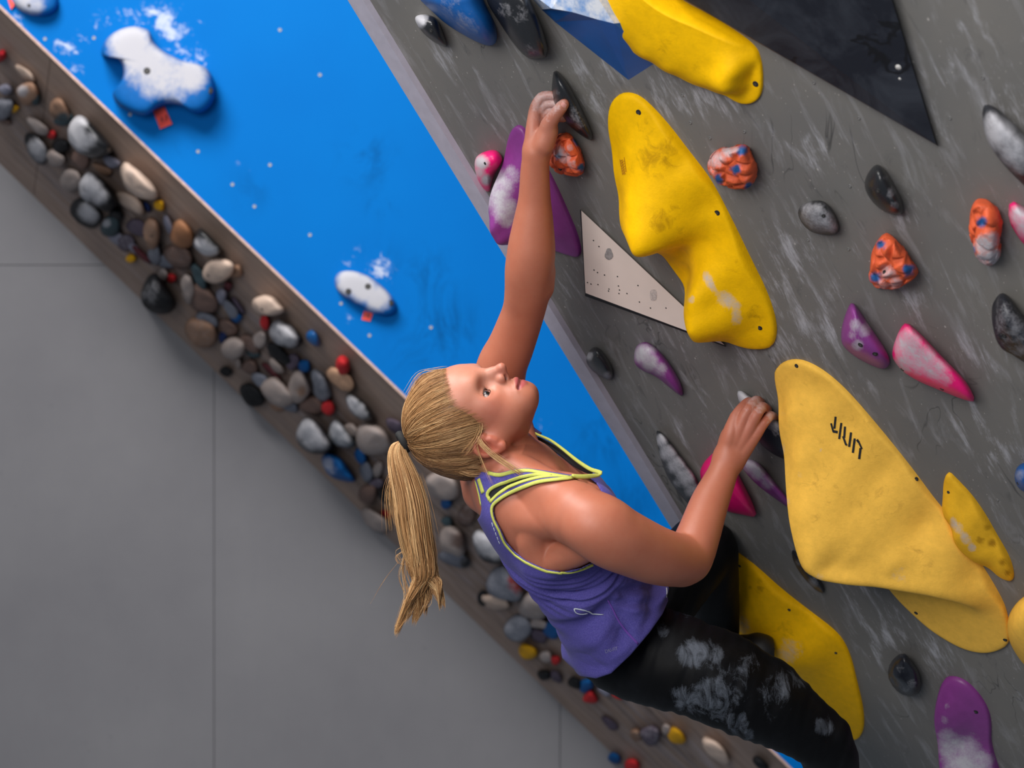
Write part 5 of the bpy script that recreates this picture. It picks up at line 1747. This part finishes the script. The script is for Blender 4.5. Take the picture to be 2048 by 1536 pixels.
tg = Grid(spaced(xf(915, 3.0), xf(1365, 2.75), [(xf(940, 2.85), xf(1190, 2.8), .0022)], .003), spaced(2.60, 3.30, [(2.64, 2.85, .0028)], .0042), spaced(zf(1385, 3.1), zf(925, 2.7), [(zf(1060, 2.8), zf(900, 2.8), .0022)], .003))
tv = tg.eval([torso_prim(0.0005, .02)] + shoulders_grown(.0045) + limb([(1245, 1265, 3.01, 92), (1275, 1305, 3.02, 97), (1320, 1315, 2.99, 99)], .03, 7, .007) + limb(butt, .03, 7, .006))
tv = smax(tv, cut.on(tg), .002)
tankV, tankF = tg.mesh(tv)
nn = vnormals(tankV, tankF)
if ((nn[0] @ (tankV[0] - tankV.mean(0))) < 0) and False:
    nn = -nn
rel = tankV - T0
ts, tf_ = (rel @ tA) / TL, (rel @ tU) / TL
# gathers under the arm and slack folds lower down
fold = np.zeros(len(tankV))
fw = np.clip((ts - 95) / 30, 0, 1) * np.clip((225 - ts) / 40, 0, 1)
for i in range(len(tankV)):
    if ts[i] > 90:
        a = mnoise.noise(Vector((ts[i] * .105 + tf_[i] * tf_[i] * .0006, tf_[i] * .009, 1.3)))
        b = mnoise.noise(Vector((ts[i] * .030 + tf_[i] * .016, tf_[i] * .014 - ts[i] * .010, 7.1)))
        c2 = mnoise.noise(Vector((ts[i] * .05 - tf_[i] * .05, (tf_[i] + ts[i]) * .012, 4.4)))
        lowr = min(1, max(0, (ts[i] - 190) / 40))
        fold[i] = a * .0115 * fw[i] + (b * .0170 + c2 * .0130 * min(1, max(0, (tf_[i] + 20) / 60))) * lowr
tpx = proj(tankV)
edge = np.array([cut.r[int(np.clip(x - 880, 0, 519)), int(np.clip(y - 880, 0, 519))] for x, y in tpx])
fold = np.where(fold < -.006, -.006 + (fold + .006) * .25, fold)
fold *= np.clip((-edge - 5) / 14, 0, 1)
bulge = .006 * np.exp(-((ts - 205) / 16) ** 2) - .003 * np.exp(-((ts - 182) / 8) ** 2)
tankV = tankV + nn * (fold + bulge * np.clip((60 - tf_) / 60, 0, 1) * np.clip((-edge - 5) / 14, 0, 1))[:, None]


def tank_material():
    t = NT('heathered_purple_jersey', .85, .2)
    h = t.noise(900, 3, .8, t.mapping((1, 1, .45), (0, .5, 0)))
    h2 = t.noise(260, 4, .7)
    c = t.mix(t.ramp(h, [(.35, 0.), (.68, 1.)]), srgb(62, 58, 124), srgb(102, 95, 168))
    c = t.mix(t.ramp(h2, [(.3, 0.), (.75, .35)]), c, srgb(82, 68, 158))
    t.color(c)
    t.b.inputs['Sheen Weight'].default_value = .05
    t.bump(h, .06, .0004)
    return t.m


tank = obj('tank_top', tankV, tankF, tank_material(), body)
tank['label'] = 'heathered purple racerback tank top with yellow piping'
TB = BVHTree.FromPolygons([Vector(v) for v in tankV], tankF.tolist())


def hit_any(x, y, bvhs):
    best = None
    o, d = Vector(CAMP), Vector(ray(x, y)).normalized()
    for b in bvhs:
        h = b.ray_cast(o, d)
        if h[0] is not None and (best is None or h[3] < best[3]):
            best = h
    if best is None:
        return None
    p, n = np.array(best[0]), np.array(best[1])
    if n @ d > 0:
        n = -n
    return p, n


def smooth_path(pts, n):
    c = cat(pts, 8)
    s = np.concatenate([[0], np.cumsum(np.linalg.norm(np.diff(c, axis=0), axis=1))])
    t = np.linspace(0, s[-1], n)
    return np.stack([np.interp(t, s, c[:, k]) for k in range(c.shape[1])], -1)


def strip3d(P3, N3, Wd, Tk, name, mat, parent):
    """sewn band: low arched cross-section along a 3-D path"""
    Tn = np.gradient(P3, axis=0)
    Tn /= np.linalg.norm(Tn, axis=1, keepdims=True) + 1e-9
    S = np.cross(Tn, N3)
    S /= np.linalg.norm(S, axis=1, keepdims=True) + 1e-9
    sec = [(-.5, -.8), (-.46, .5), (-.2, 1.0), (.2, 1.0), (.46, .5), (.5, -.8)]
    v = np.concatenate([np.stack([P3 + S * (a * Wd)[:, None] + N3 * (b * Tk) for a, b in sec], 1)]).reshape(-1, 3)
    m = len(sec)
    f = []
    for i in range(len(P3) - 1):
        for j in range(m):
            k = (j + 1) % m
            f.append([i * m + j, i * m + k, (i + 1) * m + k, (i + 1) * m + j])
    f += [list(range(m)), [(len(P3) - 1) * m + j for j in range(m - 1, -1, -1)]]
    o = obj(name, v, f, mat, parent)
    fix_normals(o)
    return o


def band(pts, w, name, mat, parent, bvhs=None, tk=.0016, n=None, lift=.0006):
    L = sum(math.dist(a, b) for a, b in zip(pts, pts[1:]))
    c = smooth_path(np.array(pts, float), n or max(8, int(L / 5)))
    ps, ns = [], []
    for x, y in c:
        h = hit_any(x, y, bvhs or [TB, BB])
        if h is not None:
            ps.append(h[0])
            ns.append(h[1])
    ps, ns = np.array(ps), np.array(ns)
    for _ in range(2):      # drop stray hits on surfaces further back
        med = np.array([np.median(ps[max(0, i - 4):i + 5, 1]) for i in range(len(ps))])
        keep = np.abs(ps[:, 1] - med) < .010
        ps, ns = ps[keep], ns[keep]
    for _ in range(3):
        ns[1:-1] = ns[:-2] + ns[1:-1] * 2 + ns[2:]
        ns /= np.linalg.norm(ns, axis=1, keepdims=True)
        d = (ps[:-2] + ps[2:]) / 2 - ps[1:-1]
        ps[1:-1] += ns[1:-1] * (d * ns[1:-1]).sum(1, keepdims=True) * .6
    w = np.interp(np.linspace(0, 1, len(ps)), np.linspace(0, 1, len(w)), w) if isinstance(w, (list, tuple)) else np.full(len(ps), w)
    return strip3d(ps + ns * lift, ns, w * ps[:, 1] / F_PX, tk, name, mat, parent)


M_PIPE = simple('lime_yellow_binding', srgb(186, 190, 88), .75, .08, 300)
M_BRA = simple('black_sports_bra', srgb(16, 15, 20), .8, .2, 200)
M_PALE = simple('reflective_print', srgb(200, 206, 214), .4)
M_SEAM = simple('violet_seam', srgb(104, 66, 158), .85)
lim = 'lime yellow binding'
for nm, pts, w in [('piping', [(976, 946), (998, 950), (1029, 943), (1054, 941), (1076, 944), (1107, 949), (1139, 953), (1172, 953.5)], 8),
                   ('piping', [(979, 1001), (974.5, 990), (980, 979), (996, 970), (1020, 961.5), (1045, 953.5), (1076, 949), (1104, 951)], 7),
                   ('piping', [(980, 1004), (996, 988), (1019, 973.5), (1045, 963), (1076, 955), (1107, 952), (1139, 953)], 7),
                   ('piping', [(1160, 954), (1139, 956), (1107, 959.5), (1076, 964), (1048, 973.5), (1017, 987), (995, 1001), (985, 1012), (984, 1026), (988.5, 1042), (999, 1063), (1010, 1087), (1028, 1107), (1050, 1124), (1090, 1141.5), (1124, 1146.5)], [8, 8, 8, 7, 6, 6, 6, 5.5, 5.5]),
                   ('piping', [(948, 952), (954, 974), (960, 998), (962.5, 1018), (959.5, 1030), (955, 1036.5)], 6),
                   ('piping', [(957, 958), (961, 970), (966, 986)], 11)]:
    band(pts, w, nm, M_PIPE, tank, None, tk=.0011, lift=.0012 if len(pts) > 12 else .0006)
# the binding goes on under her arm, a little proud of the gathered jersey
qa, q1, q2 = hit_any(1121, 1146, [TB, BB]), hit_any(1140, 1153, [TB]), hit_any(1178, 1145, [TB])
ap = smooth_path(np.array([(1121, 1146, qa[0][1] - .002), (1142, 1145.5, min(q1[0][1], qa[0][1] + .004) - .006), (1162, 1140, min(q2[0][1], qa[0][1] + .01) - .008), (1186, 1130, min(q2[0][1], qa[0][1] + .01) - .008)]), 16)
strip3d(np.array([P(*q) for q in ap]), np.tile(qa[1], (16, 1)), np.full(16, 5.5 * 2.78 / F_PX), .0011, 'piping', M_PIPE, tank)
# black bra in the keyhole opening
kc = np.mean(KEYHOLE, 0)
kcut = PrismCut([[tuple(kc + (np.array(q) - kc) * 1.12 + np.array([0, 1.5])) for q in KEYHOLE]], [], 940, 920, 1120, 1030)
kg = Grid(spaced(xf(965, 2.8), xf(1085, 2.75), [], .002), spaced(2.66, 2.86, [], .002), spaced(zf(1012, 2.75), zf(940, 2.75), [], .002))
kv_ = smax(kg.eval([torso_prim(-.002, .02)] + shoulders_grown(.0022)), kcut.on(kg), .001)
kV, kF = kg.mesh(kv_)
obj('sports_bra', kV, kF, M_BRA, tank)
# loose front neckline standing off the far side of her chest: lime band with the black lining below it
fp = smooth_path(np.array([(1058, 860, 2.955), (1075, 869, 2.94), (1100, 880, 2.915), (1124, 897, 2.89), (1154, 921, 2.85), (1180, 938, 2.82), (1197, 943.5, 2.795), (1202, 947, 2.775), (1190, 951, 2.758), (1168, 953, 2.745), (1144, 952.5, 2.74)], float), 46)
p3 = np.array([P(*q) for q in fp])
hh = hit_any(1144, 952, [TB, BB])
end_p = hh[0] + hh[1] * .0025
for i_ in range(34, 46):
    w_ = (i_ - 33) / 12
    p3[i_] = P(fp[i_, 0], fp[i_, 1], p3[i_][1] * (1 - w_) + end_p[1] * w_)
nv3 = np.tile(np.array([-.25, -.95, .2]), (len(p3), 1))
nv3 /= np.linalg.norm(nv3, axis=1, keepdims=True)
strip3d(p3, nv3, np.interp(np.linspace(0, 1, 46), [0, .3, .75, 1], [5, 6, 9, 9]) * .0009, .0022, 'piping', M_PIPE, tank)
lin = smooth_path(np.array([(1060, 868, 2.965), (1082, 881, 2.945), (1105, 894, 2.925), (1130, 912, 2.90), (1152, 929, 2.872), (1172, 942, 2.845), (1185, 946, 2.825)], float), 30)
l3 = np.array([P(*q) for q in lin])
strip3d(l3, nv3[:30], np.interp(np.linspace(0, 1, 30), [0, .2, .7, 1], [4, 12, 13, 5]) * .0009, .0015, 'neckline_lining', M_BRA, tank)
out_ = smooth_path(np.array([(1056, 847, 2.965), (1066, 858, 2.955), (1082, 868, 2.94)], float), 14)
strip3d(np.array([P(*q) for q in out_]), nv3[:14], np.linspace(11, 6, 14) * .0009, .0025, 'far_strap', simple('strap_dark_purple', srgb(48, 36, 86), .8), tank)
out_ = smooth_path(np.array([(1050, 838, 2.96), (1055, 841, 2.955), (1059, 845, 2.95), (1058, 850, 2.95)], float), 12)
strip3d(np.array([P(*q) for q in out_]), nv3[:12], np.full(12, 5 * .0009), .0025, 'piping', M_PIPE, tank)
# prints on the back
band([(1149, 1216.5), (1160, 1218.5), (1176, 1223), (1192, 1227), (1207, 1229)], [3.2, 3.4, 3.2, 2.6, 1.4], 'logo_print', M_PALE, tank, [TB], .0006, lift=.0014)
band([(1149, 1216.5), (1149.5, 1221), (1153, 1226), (1162, 1228), (1175, 1226)], [3, 2.2, 1.8, 1.2], 'logo_print', M_PALE, tank, [TB], .0006, lift=.0014)
band([(1207, 1186), (1222, 1212), (1235, 1238), (1252, 1262), (1276, 1288)], [2.5, 3.5, 4, 4.5, 4.5], 'side_seam', M_SEAM, tank, [TB], .0004)
band([(1333, 1176), (1334, 1186), (1332, 1198)], 3, 'care_label', M_PALE, tank, [TB], .0005)
for a, b in [((984, 1045), (986.5, 1054)), ((987.5, 1055), (990, 1063)), ((991, 1064.5), (993.5, 1072)), ((994.5, 1073.5), (997, 1081)), ((997.5, 1082), (1000, 1088))]:
    band([a, ((a[0] + b[0]) / 2, (a[1] + b[1]) / 2), b], [1, 3.4, 1], 'reflective_dash', M_PALE, tank, [TB], .0005, n=6)
tc = bpy.data.curves.new('fabric_text', 'FONT')
tc.body = 'DRI-FIT'
tc.size = 10
to_ = bpy.data.objects.new('fabric_text', tc)
COL.objects.link(to_)
me = bpy.data.meshes.new_from_object(to_)
tvs = np.array([v.co[:] for v in me.vertices])
tvs[:, 0] *= 25 / max(1e-6, np.ptp(tvs[:, 0]))
ca, sa = math.cos(math.radians(-14)), math.sin(math.radians(-14))
pts3 = []
for x, y, _ in tvs:
    X, Y = x * ca + y * sa * 1.0, x * sa - y * ca
    h = hit_any(1211 + X, 1306 + Y, [TB])
    pts3.append(h[0] + h[1] * .0009)
tf2 = [list(p.vertices) for p in me.polygons]
bpy.data.objects.remove(to_)
o = obj('printed_text', pts3, tf2, simple('faded_print', srgb(136, 132, 176), .7), tank, False)


# ---- leggings and shoe
lg_ = Grid(spaced(xf(1100, 3.3), xf(1800, 3.3), [], .0042), spaced(2.80, 3.52, [], .0045), spaced(zf(1720, 3.2), zf(1010, 3.2), [], .0042))
lv = lg_.eval(limb(near_leg, .03) + limb(far_leg, .03) + limb(butt, .03))
legV, legF = lg_.mesh(lv)
ln = vnormals(legV, legF)
lp = proj(legV)
for i in range(len(legV)):
    x, y = lp[i]
    a = mnoise.noise(Vector((x * .055 + y * .018, (y - x * .3) * .010, 2.0)))
    b = mnoise.noise(Vector((x * .02, y * .02, 5.0)))
    legV[i] += ln[i] * (a * .0032 + b * .003)
lch = spotfield(lp, [(x_, y_, r_ * 1.3, s_ * .92) for x_, y_, r_, s_ in [(1380, 1308, 22, .95), (1405, 1304, 20, .8), (1430, 1308, 16, .7), (1395, 1325, 12, .7), (1430, 1370, 18, .65), (1446, 1386, 14, .7), (1365, 1390, 14, .7), (1378, 1402, 22, .7), (1402, 1398, 28, .6), (1428, 1402, 28, .6), (1455, 1420, 24, .6), (1478, 1448, 18, .6),
                     (1497, 1468, 9, .8), (1560, 1372, 24, .5), (1592, 1362, 16, .5), (1550, 1385, 22, .45), (1648, 1453, 15, .75), (1452, 1345, 14, .35), (1328, 1262, 12, .4), (1375, 1228, 6, .5), (1500, 1330, 20, .35), (1470, 1385, 24, .4), (1420, 1350, 30, .3), (1540, 1400, 30, .25)]])


def leggings_material():
    t = NT('black_leggings', .6, .15)
    ch = t.attr('chalk')
    nz = t.noise(26, 7, .75, t.mapping((1.6, 1, .7), (0, .6, 0)), .8)
    f = t.noise(500, 3, .7)
    c = t.mix(t.ramp(t.noise(12, 5, .6), [(.45, 0.), (.8, .6)]), srgb(8, 8, 10), srgb(26, 28, 33))
    s = t.math('ADD', ch, t.math('MULTIPLY', t.math('SUBTRACT', nz, .5), 2.6))
    s = t.math('ADD', s, t.math('MULTIPLY', t.math('SUBTRACT', f, .5), .5))
    k = t.math('MULTIPLY', t.ramp(s, [(.32, 0.), (1.35, .40)]), t.ramp(ch, [(0., 0.), (.2, 1.)]))
    t.color(t.mix(k, c, srgb(150, 158, 172)))
    t.bump(f, .15, .0006)
    return t.m


leg_o = obj('leggings', legV, legF, leggings_material(), body, True, {'chalk': lch})
leg_o['label'] = 'black leggings smeared with chalk'
sg = Grid(spaced(xf(1400, 3.5), xf(1570, 3.2), [], .003), spaced(3.22, 3.50, [], .003), spaced(zf(1370, 3.5), zf(1240, 3.2), [], .003))
sv = sg.eval(limb([(1438, 1292, 3.385, 36), (1462, 1305, 3.38, 36), (1492, 1306, 3.355, 36), (1520, 1303, 3.335, 34), (1532, 1302, 3.325, 25)], .02) + limb([(1515, 1285, 3.34, 18), (1530, 1290, 3.33, 18)], .01))
shV, shF = sg.mesh(sv)
obj('climbing_shoe', shV, shF, simple('black_shoe_rubber', srgb(26, 26, 29), .5, .3, 40), body)

# ---- eyes
M_EYE = None


def eye_material():
    t = NT('eyeball', .12, .6)
    t.color(t.attr('Col', 'Color'))
    return t.m


M_EYE = eye_material()
gaze = hF * .86 - hU * .16 + hL * .30
for s in (-1, 1):
    c = hp(*EYE[s])
    gz_ = gaze / np.linalg.norm(gaze)
    ax = np.cross(gz_, hU)
    ax /= np.linalg.norm(ax)
    ay = np.cross(gz_, ax)
    v, f, col = [], [], []
    NR, NS = 18, 24
    for i in range(NR + 1):
        th = math.pi * i / NR
        for j in range(NS):
            ph = 2 * math.pi * j / NS
            r = .0121 + (.0009 if th < .5 else 0)
            v.append(c + r * (gz_ * math.cos(th) + math.sin(th) * (ax * math.cos(ph) + ay * math.sin(ph))))
            col.append(srgb(10, 10, 12) if th < .20 else srgb(44, 56, 66) if th < .45 else srgb(22, 26, 30) if th < .52 else srgb(198, 182, 176))
    f = ring_faces(NS, NR + 1)
    obj('eye', v, f, M_EYE, body, True, {'Col': np.array(col)})
M_LASH = simple('eyelash_brown', srgb(40, 26, 20), .6)
for s in (-1, 1):
    e0 = EYE[s]
    for up, r0 in ((1, .0004), (-1, .00025)):
        pts = []
        for t_ in np.linspace(-1, 1, 13):
            l_ = e0[2] + .003 * s + .0146 * t_ * s
            arch = .0054 * math.sqrt(max(0, 1 - t_ * t_))
            q = hp(e0[0] - .0005 + up * arch, e0[1], l_)
            d = hp(*e0)
            # push out onto the lid surface
            off = q - d
            x_ = np.array([off @ hU, off @ hL])
            fr = math.sqrt(max(1e-6, .0152 ** 2 - x_ @ x_))
            pts.append(d + hU * x_[0] + hL * x_[1] + hF * fr)
        pts = np.array(pts)
        nrm = (pts - hp(*e0))
        nrm /= np.linalg.norm(nrm, axis=1, keepdims=True)
        strip3d(pts, nrm, np.full(13, .0016 if up > 0 else .0008), .0005, 'eyelashes', M_LASH, body)
        if up > 0:
            vv, ff = [], []
            for i in range(1, 12):
                b0 = pts[i]
                tip = b0 + nrm[i] * .006 + hU * .004 + hL * s * (i - 4) * .0004
                sd_ = (pts[i + 1] - pts[i - 1])
                sd_ = sd_ / np.linalg.norm(sd_) * .00035
                k = len(vv)
                vv += [b0 - sd_, b0 + sd_, tip, b0 + hU * .0005]
                ff += [[k, k + 1, k + 2], [k + 1, k + 3, k + 2], [k + 3, k, k + 2]]
            obj('eyelashes', vv, ff, M_LASH, body, False)

# thumb nail
h = hit_any(1126, 212, [BB])
if h is not None:
    th_d = P(1129, 207, 2.666) - P(1111, 229, 2.684)
    th_d /= np.linalg.norm(th_d)
    nr = h[1] - th_d * (h[1] @ th_d)
    nr /= np.linalg.norm(nr)
    sdv = np.cross(nr, th_d)
    v, f = [], []
    for i in range(7):
        for j in range(7):
            a, b = (i - 3) / 3, (j - 3) / 3
            rx = .0052 * (1 - .12 * b * b * (b > 0))
            v.append(h[0] + sdv * a * rx + th_d * b * .0066 * (1 - .25 * a * a * (b > 0)) + nr * (.0007 - .0022 * a * a - .0010 * b * b))
    for i in range(6):
        for j in range(6):
            q = i * 7 + j
            f.append([q, q + 7, q + 8, q + 1])
    nail = obj('thumbnail', v, f, simple('nail', srgb(214, 150, 140), .3, .05), body)

# ---- hair
HAIRLINE = [(884, 722), (890, 746), (896, 770), (906, 800), (925, 817), (944, 827), (964, 843), (972, 856), (964, 872), (952, 886), (952, 902), (966, 918), (984, 932), (992, 946), (975, 962), (900, 990), (770, 990), (760, 722)]
hcut = PrismCut([HAIRLINE], [], 740, 690, 1060, 1010)
hg = Grid(spaced(xf(770), xf(1010), [], .0024), spaced(2.70, 2.97, [], .0028), spaced(zf(985), zf(715), [], .0024))
hv = hg.eval([ell(hp(*CR_C), HA, np.array(CR_RAD) + np.array([.0060, .0038, .0040]), .012),
              ell(hp(-.048, -.030, 0), HA, (.050, .056, .060), .03)])
hv = smax(hv, hcut.on(hg), .004)
hairV, hairF = hg.mesh(hv)


def hair_material(base=1.0):
    t = NT('blonde_hair', .42, .4)
    r = t.attr('tone')
    c = t.n('ShaderNodeValToRGB')
    e = c.color_ramp.elements
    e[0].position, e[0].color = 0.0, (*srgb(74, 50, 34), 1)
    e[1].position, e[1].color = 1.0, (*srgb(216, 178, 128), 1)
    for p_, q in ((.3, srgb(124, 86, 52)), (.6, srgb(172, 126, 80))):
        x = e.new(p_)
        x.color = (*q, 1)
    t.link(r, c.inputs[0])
    t.color(c.outputs[0])
    t.b.inputs['Anisotropic'].default_value = .5
    return t.m


M_HAIR = hair_material()
TIE = (808, 884, 2.835)
tie_p = P(*TIE)
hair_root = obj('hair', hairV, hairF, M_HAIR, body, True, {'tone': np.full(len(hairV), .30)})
hair_root['label'] = 'blonde hair pulled back into a ponytail'
HB = BVHTree.FromPolygons([Vector(v) for v in hairV], hairF.tolist())
HC = hp(-.010, -.002, 0)


def tubes(paths, radii, tones, name, parent):
    """thin three-sided strands joined into one mesh"""
    V, F, T = [], [], []
    base = 0
    for pth, r, tn in zip(paths, radii, tones):
        pth = np.asarray(pth)
        n = len(pth)
        tg_ = np.gradient(pth, axis=0)
        tg_ /= np.linalg.norm(tg_, axis=1, keepdims=True) + 1e-12
        ref = np.array([.3, -.9, .35])
        a = np.cross(tg_, ref)
        a /= np.linalg.norm(a, axis=1, keepdims=True) + 1e-12
        b = np.cross(tg_, a)
        taper = np.ones(n)
        taper[-3:] = [.85, .6, .15]
        taper[:2] = [.12, .7]
        for k in range(3):
            an = 2 * math.pi * k / 3
            V.append(pth + (a * math.cos(an) + b * math.sin(an)) * (r * taper)[:, None])
        ids = np.arange(n - 1)
        for k in range(3):
            k2 = (k + 1) % 3
            F.append(np.stack([base + k * n + ids, base + k2 * n + ids, base + k2 * n + ids + 1, base + k * n + ids + 1], -1))
        T.append(np.full(3 * n, tn))
        base += 3 * n
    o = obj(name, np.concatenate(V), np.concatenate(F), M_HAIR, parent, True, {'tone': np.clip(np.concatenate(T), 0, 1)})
    o['kind'] = 'stuff'
    return o


# combed strands over the skull, from the hairline to the tie
rng = np.random.default_rng(11)
cand = np.where(vnormals(hairV, hairF) @ np.array([0, 0, 0]) == 0)[0]
hl_px = proj(hairV)
inner = np.array([hcut.r[int(np.clip(x - 740, 0, 319)), int(np.clip(y - 690, 0, 319))] for x, y in hl_px])
edge_w = np.where(inner > -10, 5.0, 1.0) * (np.linalg.norm(hairV - HC, axis=1) > .06)
edge_w = edge_w / edge_w.sum()
roots = rng.choice(len(hairV), 6600, p=edge_w)
paths, radii, tones = [], [], []
for ri in roots:
    p0 = hairV[ri] + rng.normal(0, .001, 3)
    d0 = p0 - HC
    d1 = tie_p - HC
    d1 = d1 + rng.normal(0, .006, 3)
    l0 = np.linalg.norm(d0)
    l1 = np.linalg.norm(d1)
    u0, u1 = d0 / l0, d1 / l1
    om = math.acos(float(np.clip(u0 @ u1, -1, 1)))
    if om < .15 or om > 2.5:
        continue
    front = inner[ri] > -9
    t0 = -rng.uniform(0, .022) if front else rng.uniform(-.02, .02)
    lift = abs(rng.normal(0, .0014)) + (.0034 if rng.random() < .05 else 0)
    wob = rng.normal(0, .022)
    pth = []
    n = 12
    for k in range(n):
        t_ = t0 + (1 - t0) * k / (n - 1)
        q = (math.sin((1 - t_) * om) * u0 + math.sin(t_ * om) * u1) / math.sin(om)
        q = q + np.cross(u0, u1) * wob * math.sin(math.pi * max(0, t_))
        q /= np.linalg.norm(q)
        o_, dd_ = Vector(HC + q * .25), Vector(-q)
        rr = 0
        for bv_ in (HB, BB):
            h = bv_.ray_cast(o_, dd_)
            if h[0] is not None:
                rr = max(rr, np.linalg.norm(np.array(h[0]) - HC))
        if rr == 0 or rr > .135:
            rr = l0 * (1 - t_) + l1 * t_
        near_t = max(0, (t_ - .82) / .18)
        up = min(1, max(0, (t_ - t0) / .12))
        rr = rr + (lift * (1 - near_t) + near_t * .002 + .0012 * math.sin(math.pi * max(0, t_))) * up
        pth.append(HC + q * rr)
    pth = np.array(pth)
    pth[1:-1] = (pth[:-2] + 2 * pth[1:-1] + pth[2:]) / 4
    paths.append(pth)
    radii.append(rng.uniform(.00022, .00042) if front else rng.uniform(.0003, .00062))
    # locks of the same tone run side by side
    az = math.atan2(float(u0 @ hL), float(u0 @ hF))
    clump = mnoise.noise(Vector((az * 7.0, 3.3, 0))) * .7 + mnoise.noise(Vector((az * 22, 9.1, 0))) * .5
    q0 = proj(pth[0])
    if hcut.r[int(np.clip(q0[0] - 740, 0, 319)), int(np.clip(q0[1] - 690, 0, 319))] > 8:
        paths.pop()
        radii.pop()
        continue
    tones.append(.62 + .55 * clump + rng.normal(0, .12) - .26 * float(np.clip((.02 - (p0 - HO) @ hF) / .07, 0, 1)))  # strands low on the head darkened: darker underlayers plus shade put into tone
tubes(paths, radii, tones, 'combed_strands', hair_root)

# ponytail: locks following the hanging path
cen = np.array([(806, 882, 2.835), (797, 890, 2.832), (796, 912, 2.828), (806, 950, 2.825), (818, 1000, 2.822), (826, 1050, 2.82), (838, 1105, 2.82), (847, 1150, 2.82)], float)
ends = [([(862, 1165, 2.815), (872, 1185, 2.815), (884, 1209, 2.815)], .34, 10), ([(832, 1180, 2.82), (818, 1215, 2.825), (797, 1262, 2.825)], .30, 10), ([(842, 1180, 2.82), (842, 1205, 2.82), (824, 1240, 2.82)], .22, 12), ([(850, 1175, 2.82), (850, 1195, 2.82), (846, 1222, 2.82)], .14, 12)]
wid = np.array([9, 14, 20, 28, 31, 32, 31, 27, 16, 9, 3.0])
paths, radii, tones = [], [], []
for i in range(2600):
    k = int(rng.choice(4, p=[.34, .30, .22, .14]))
    e_, _, ew = ends[k]
    c = np.concatenate([cen, np.array(e_, float)])
    a, r = rng.uniform(0, 2 * math.pi), math.sqrt(rng.uniform(.02, 1))
    bias = (.45, -.35, -.05, .15)[k]
    ox, oy = math.cos(a) * r * .9 + bias * .35, math.sin(a) * r
    wob = rng.normal(0, .10, (len(c), 2))
    wob = np.cumsum(wob, 0) * .5
    tw = np.linspace(0, 1, len(c))
    x = c[:, 0] + wid * (ox + wob[:, 0] * .5) + (1.0 + 5.5 * tw) * np.sin(tw * 15 + k * 1.7 + a * .35) * np.clip((tw - .2) * 2, 0, 1)
    d = c[:, 2] + wid * .00085 * (oy + wob[:, 1] * .5) + .006 * tw * np.cos(tw * 15 + k * 1.7 + a * .35)
    y = c[:, 1] + rng.normal(0, 5, len(c)) * (tw > .75) - (1 - r) * 0
    stop = len(c) - int(rng.choice(3, p=[.45, .35, .20]))
    w3 = np.array([P(x[j], y[j], d[j]) for j in range(stop)])
    paths.append(cat(w3, 3))
    radii.append(rng.uniform(.00028, .00062))
    tones.append(.60 + .55 * mnoise.noise(Vector((ox * 2.8, oy * 2.8, k))) + rng.normal(0, .15))
tail = tubes(paths, radii, tones, 'ponytail', hair_root)
tail['label'] = 'long wavy blonde ponytail hanging straight down'
# loose wisps: by the ear, the nape, the crown and the tail
wis = [([(955, 862, 2.765), (962, 885, 2.75), (985, 908, 2.745), (1015, 930, 2.74), (1046, 950, 2.735)], 28, 5), ([(958, 858, 2.765), (954, 890, 2.755), (965, 925, 2.75), (985, 970, 2.74)], 4, 2), ([(895, 742, 2.80), (870, 742, 2.80), (840, 752, 2.81), (815, 790, 2.82)], 24, 5),
       ([(900, 930, 2.80), (940, 948, 2.79), (985, 944, 2.785)], 26, 5), ([(790, 930, 2.82), (778, 985, 2.82), (786, 1060, 2.82)], 22, 7), ([(838, 950, 2.82), (850, 1010, 2.82), (860, 1080, 2.82)], 22, 7), ([(812, 1110, 2.82), (806, 1150, 2.82), (818, 1200, 2.82), (808, 1245, 2.82)], 20, 8), ([(800, 1120, 2.82), (770, 1160, 2.82), (742, 1208, 2.82)], 2, 2), ([(815, 1100, 2.82), (795, 1112, 2.82), (800, 1125, 2.82), (815, 1130, 2.82)], 8, 4),
       ([(905, 760, 2.775), (925, 800, 2.765), (915, 840, 2.76), (880, 880, 2.76)], 30, 7), ([(942, 826, 2.765), (960, 850, 2.755), (950, 880, 2.752), (930, 905, 2.755)], 20, 6)]
paths, radii, tones = [], [], []
for pts, num, sp in wis:
    for i in range(num):
        off = rng.normal(0, 1, 2)
        q = [P(x + off[0] * sp * (.3 + .7 * j / (len(pts) - 1)) + rng.normal(0, sp * .25), y + off[1] * sp * .6 + rng.normal(0, sp * .25), d + rng.normal(0, .002)) for j, (x, y, d) in enumerate(pts)]
        paths.append(cat(np.array(q), 4))
        radii.append(rng.uniform(.00022, .0004))
        tones.append(.72 + rng.normal(0, .15))
tubes(paths, radii, tones, 'loose_wisps', hair_root)
# hair tie
ta = P(797, 889, 2.832) - P(815, 880, 2.835)
ta /= np.linalg.norm(ta)
ua = np.cross(ta, [0, 1, 0])
ua /= np.linalg.norm(ua)
va = np.cross(ta, ua)
v = []
for i in range(20):
    a = 2 * math.pi * i / 20
    dirv = ua * math.cos(a) * 1.35 + va * math.sin(a)
    for j in range(8):
        b = 2 * math.pi * j / 8
        v.append(P(806, 884, 2.833) + dirv * (.0125 + .0038 * math.cos(b)) + ta * .0070 * math.sin(b))
f = []
for i in range(20):
    for j in range(8):
        f.append([i * 8 + j, ((i + 1) % 20) * 8 + j, ((i + 1) % 20) * 8 + (j + 1) % 8, i * 8 + (j + 1) % 8])
obj('hair_tie', v, f, simple('black_elastic', srgb(18, 18, 20), .8, .3, 300), hair_root)
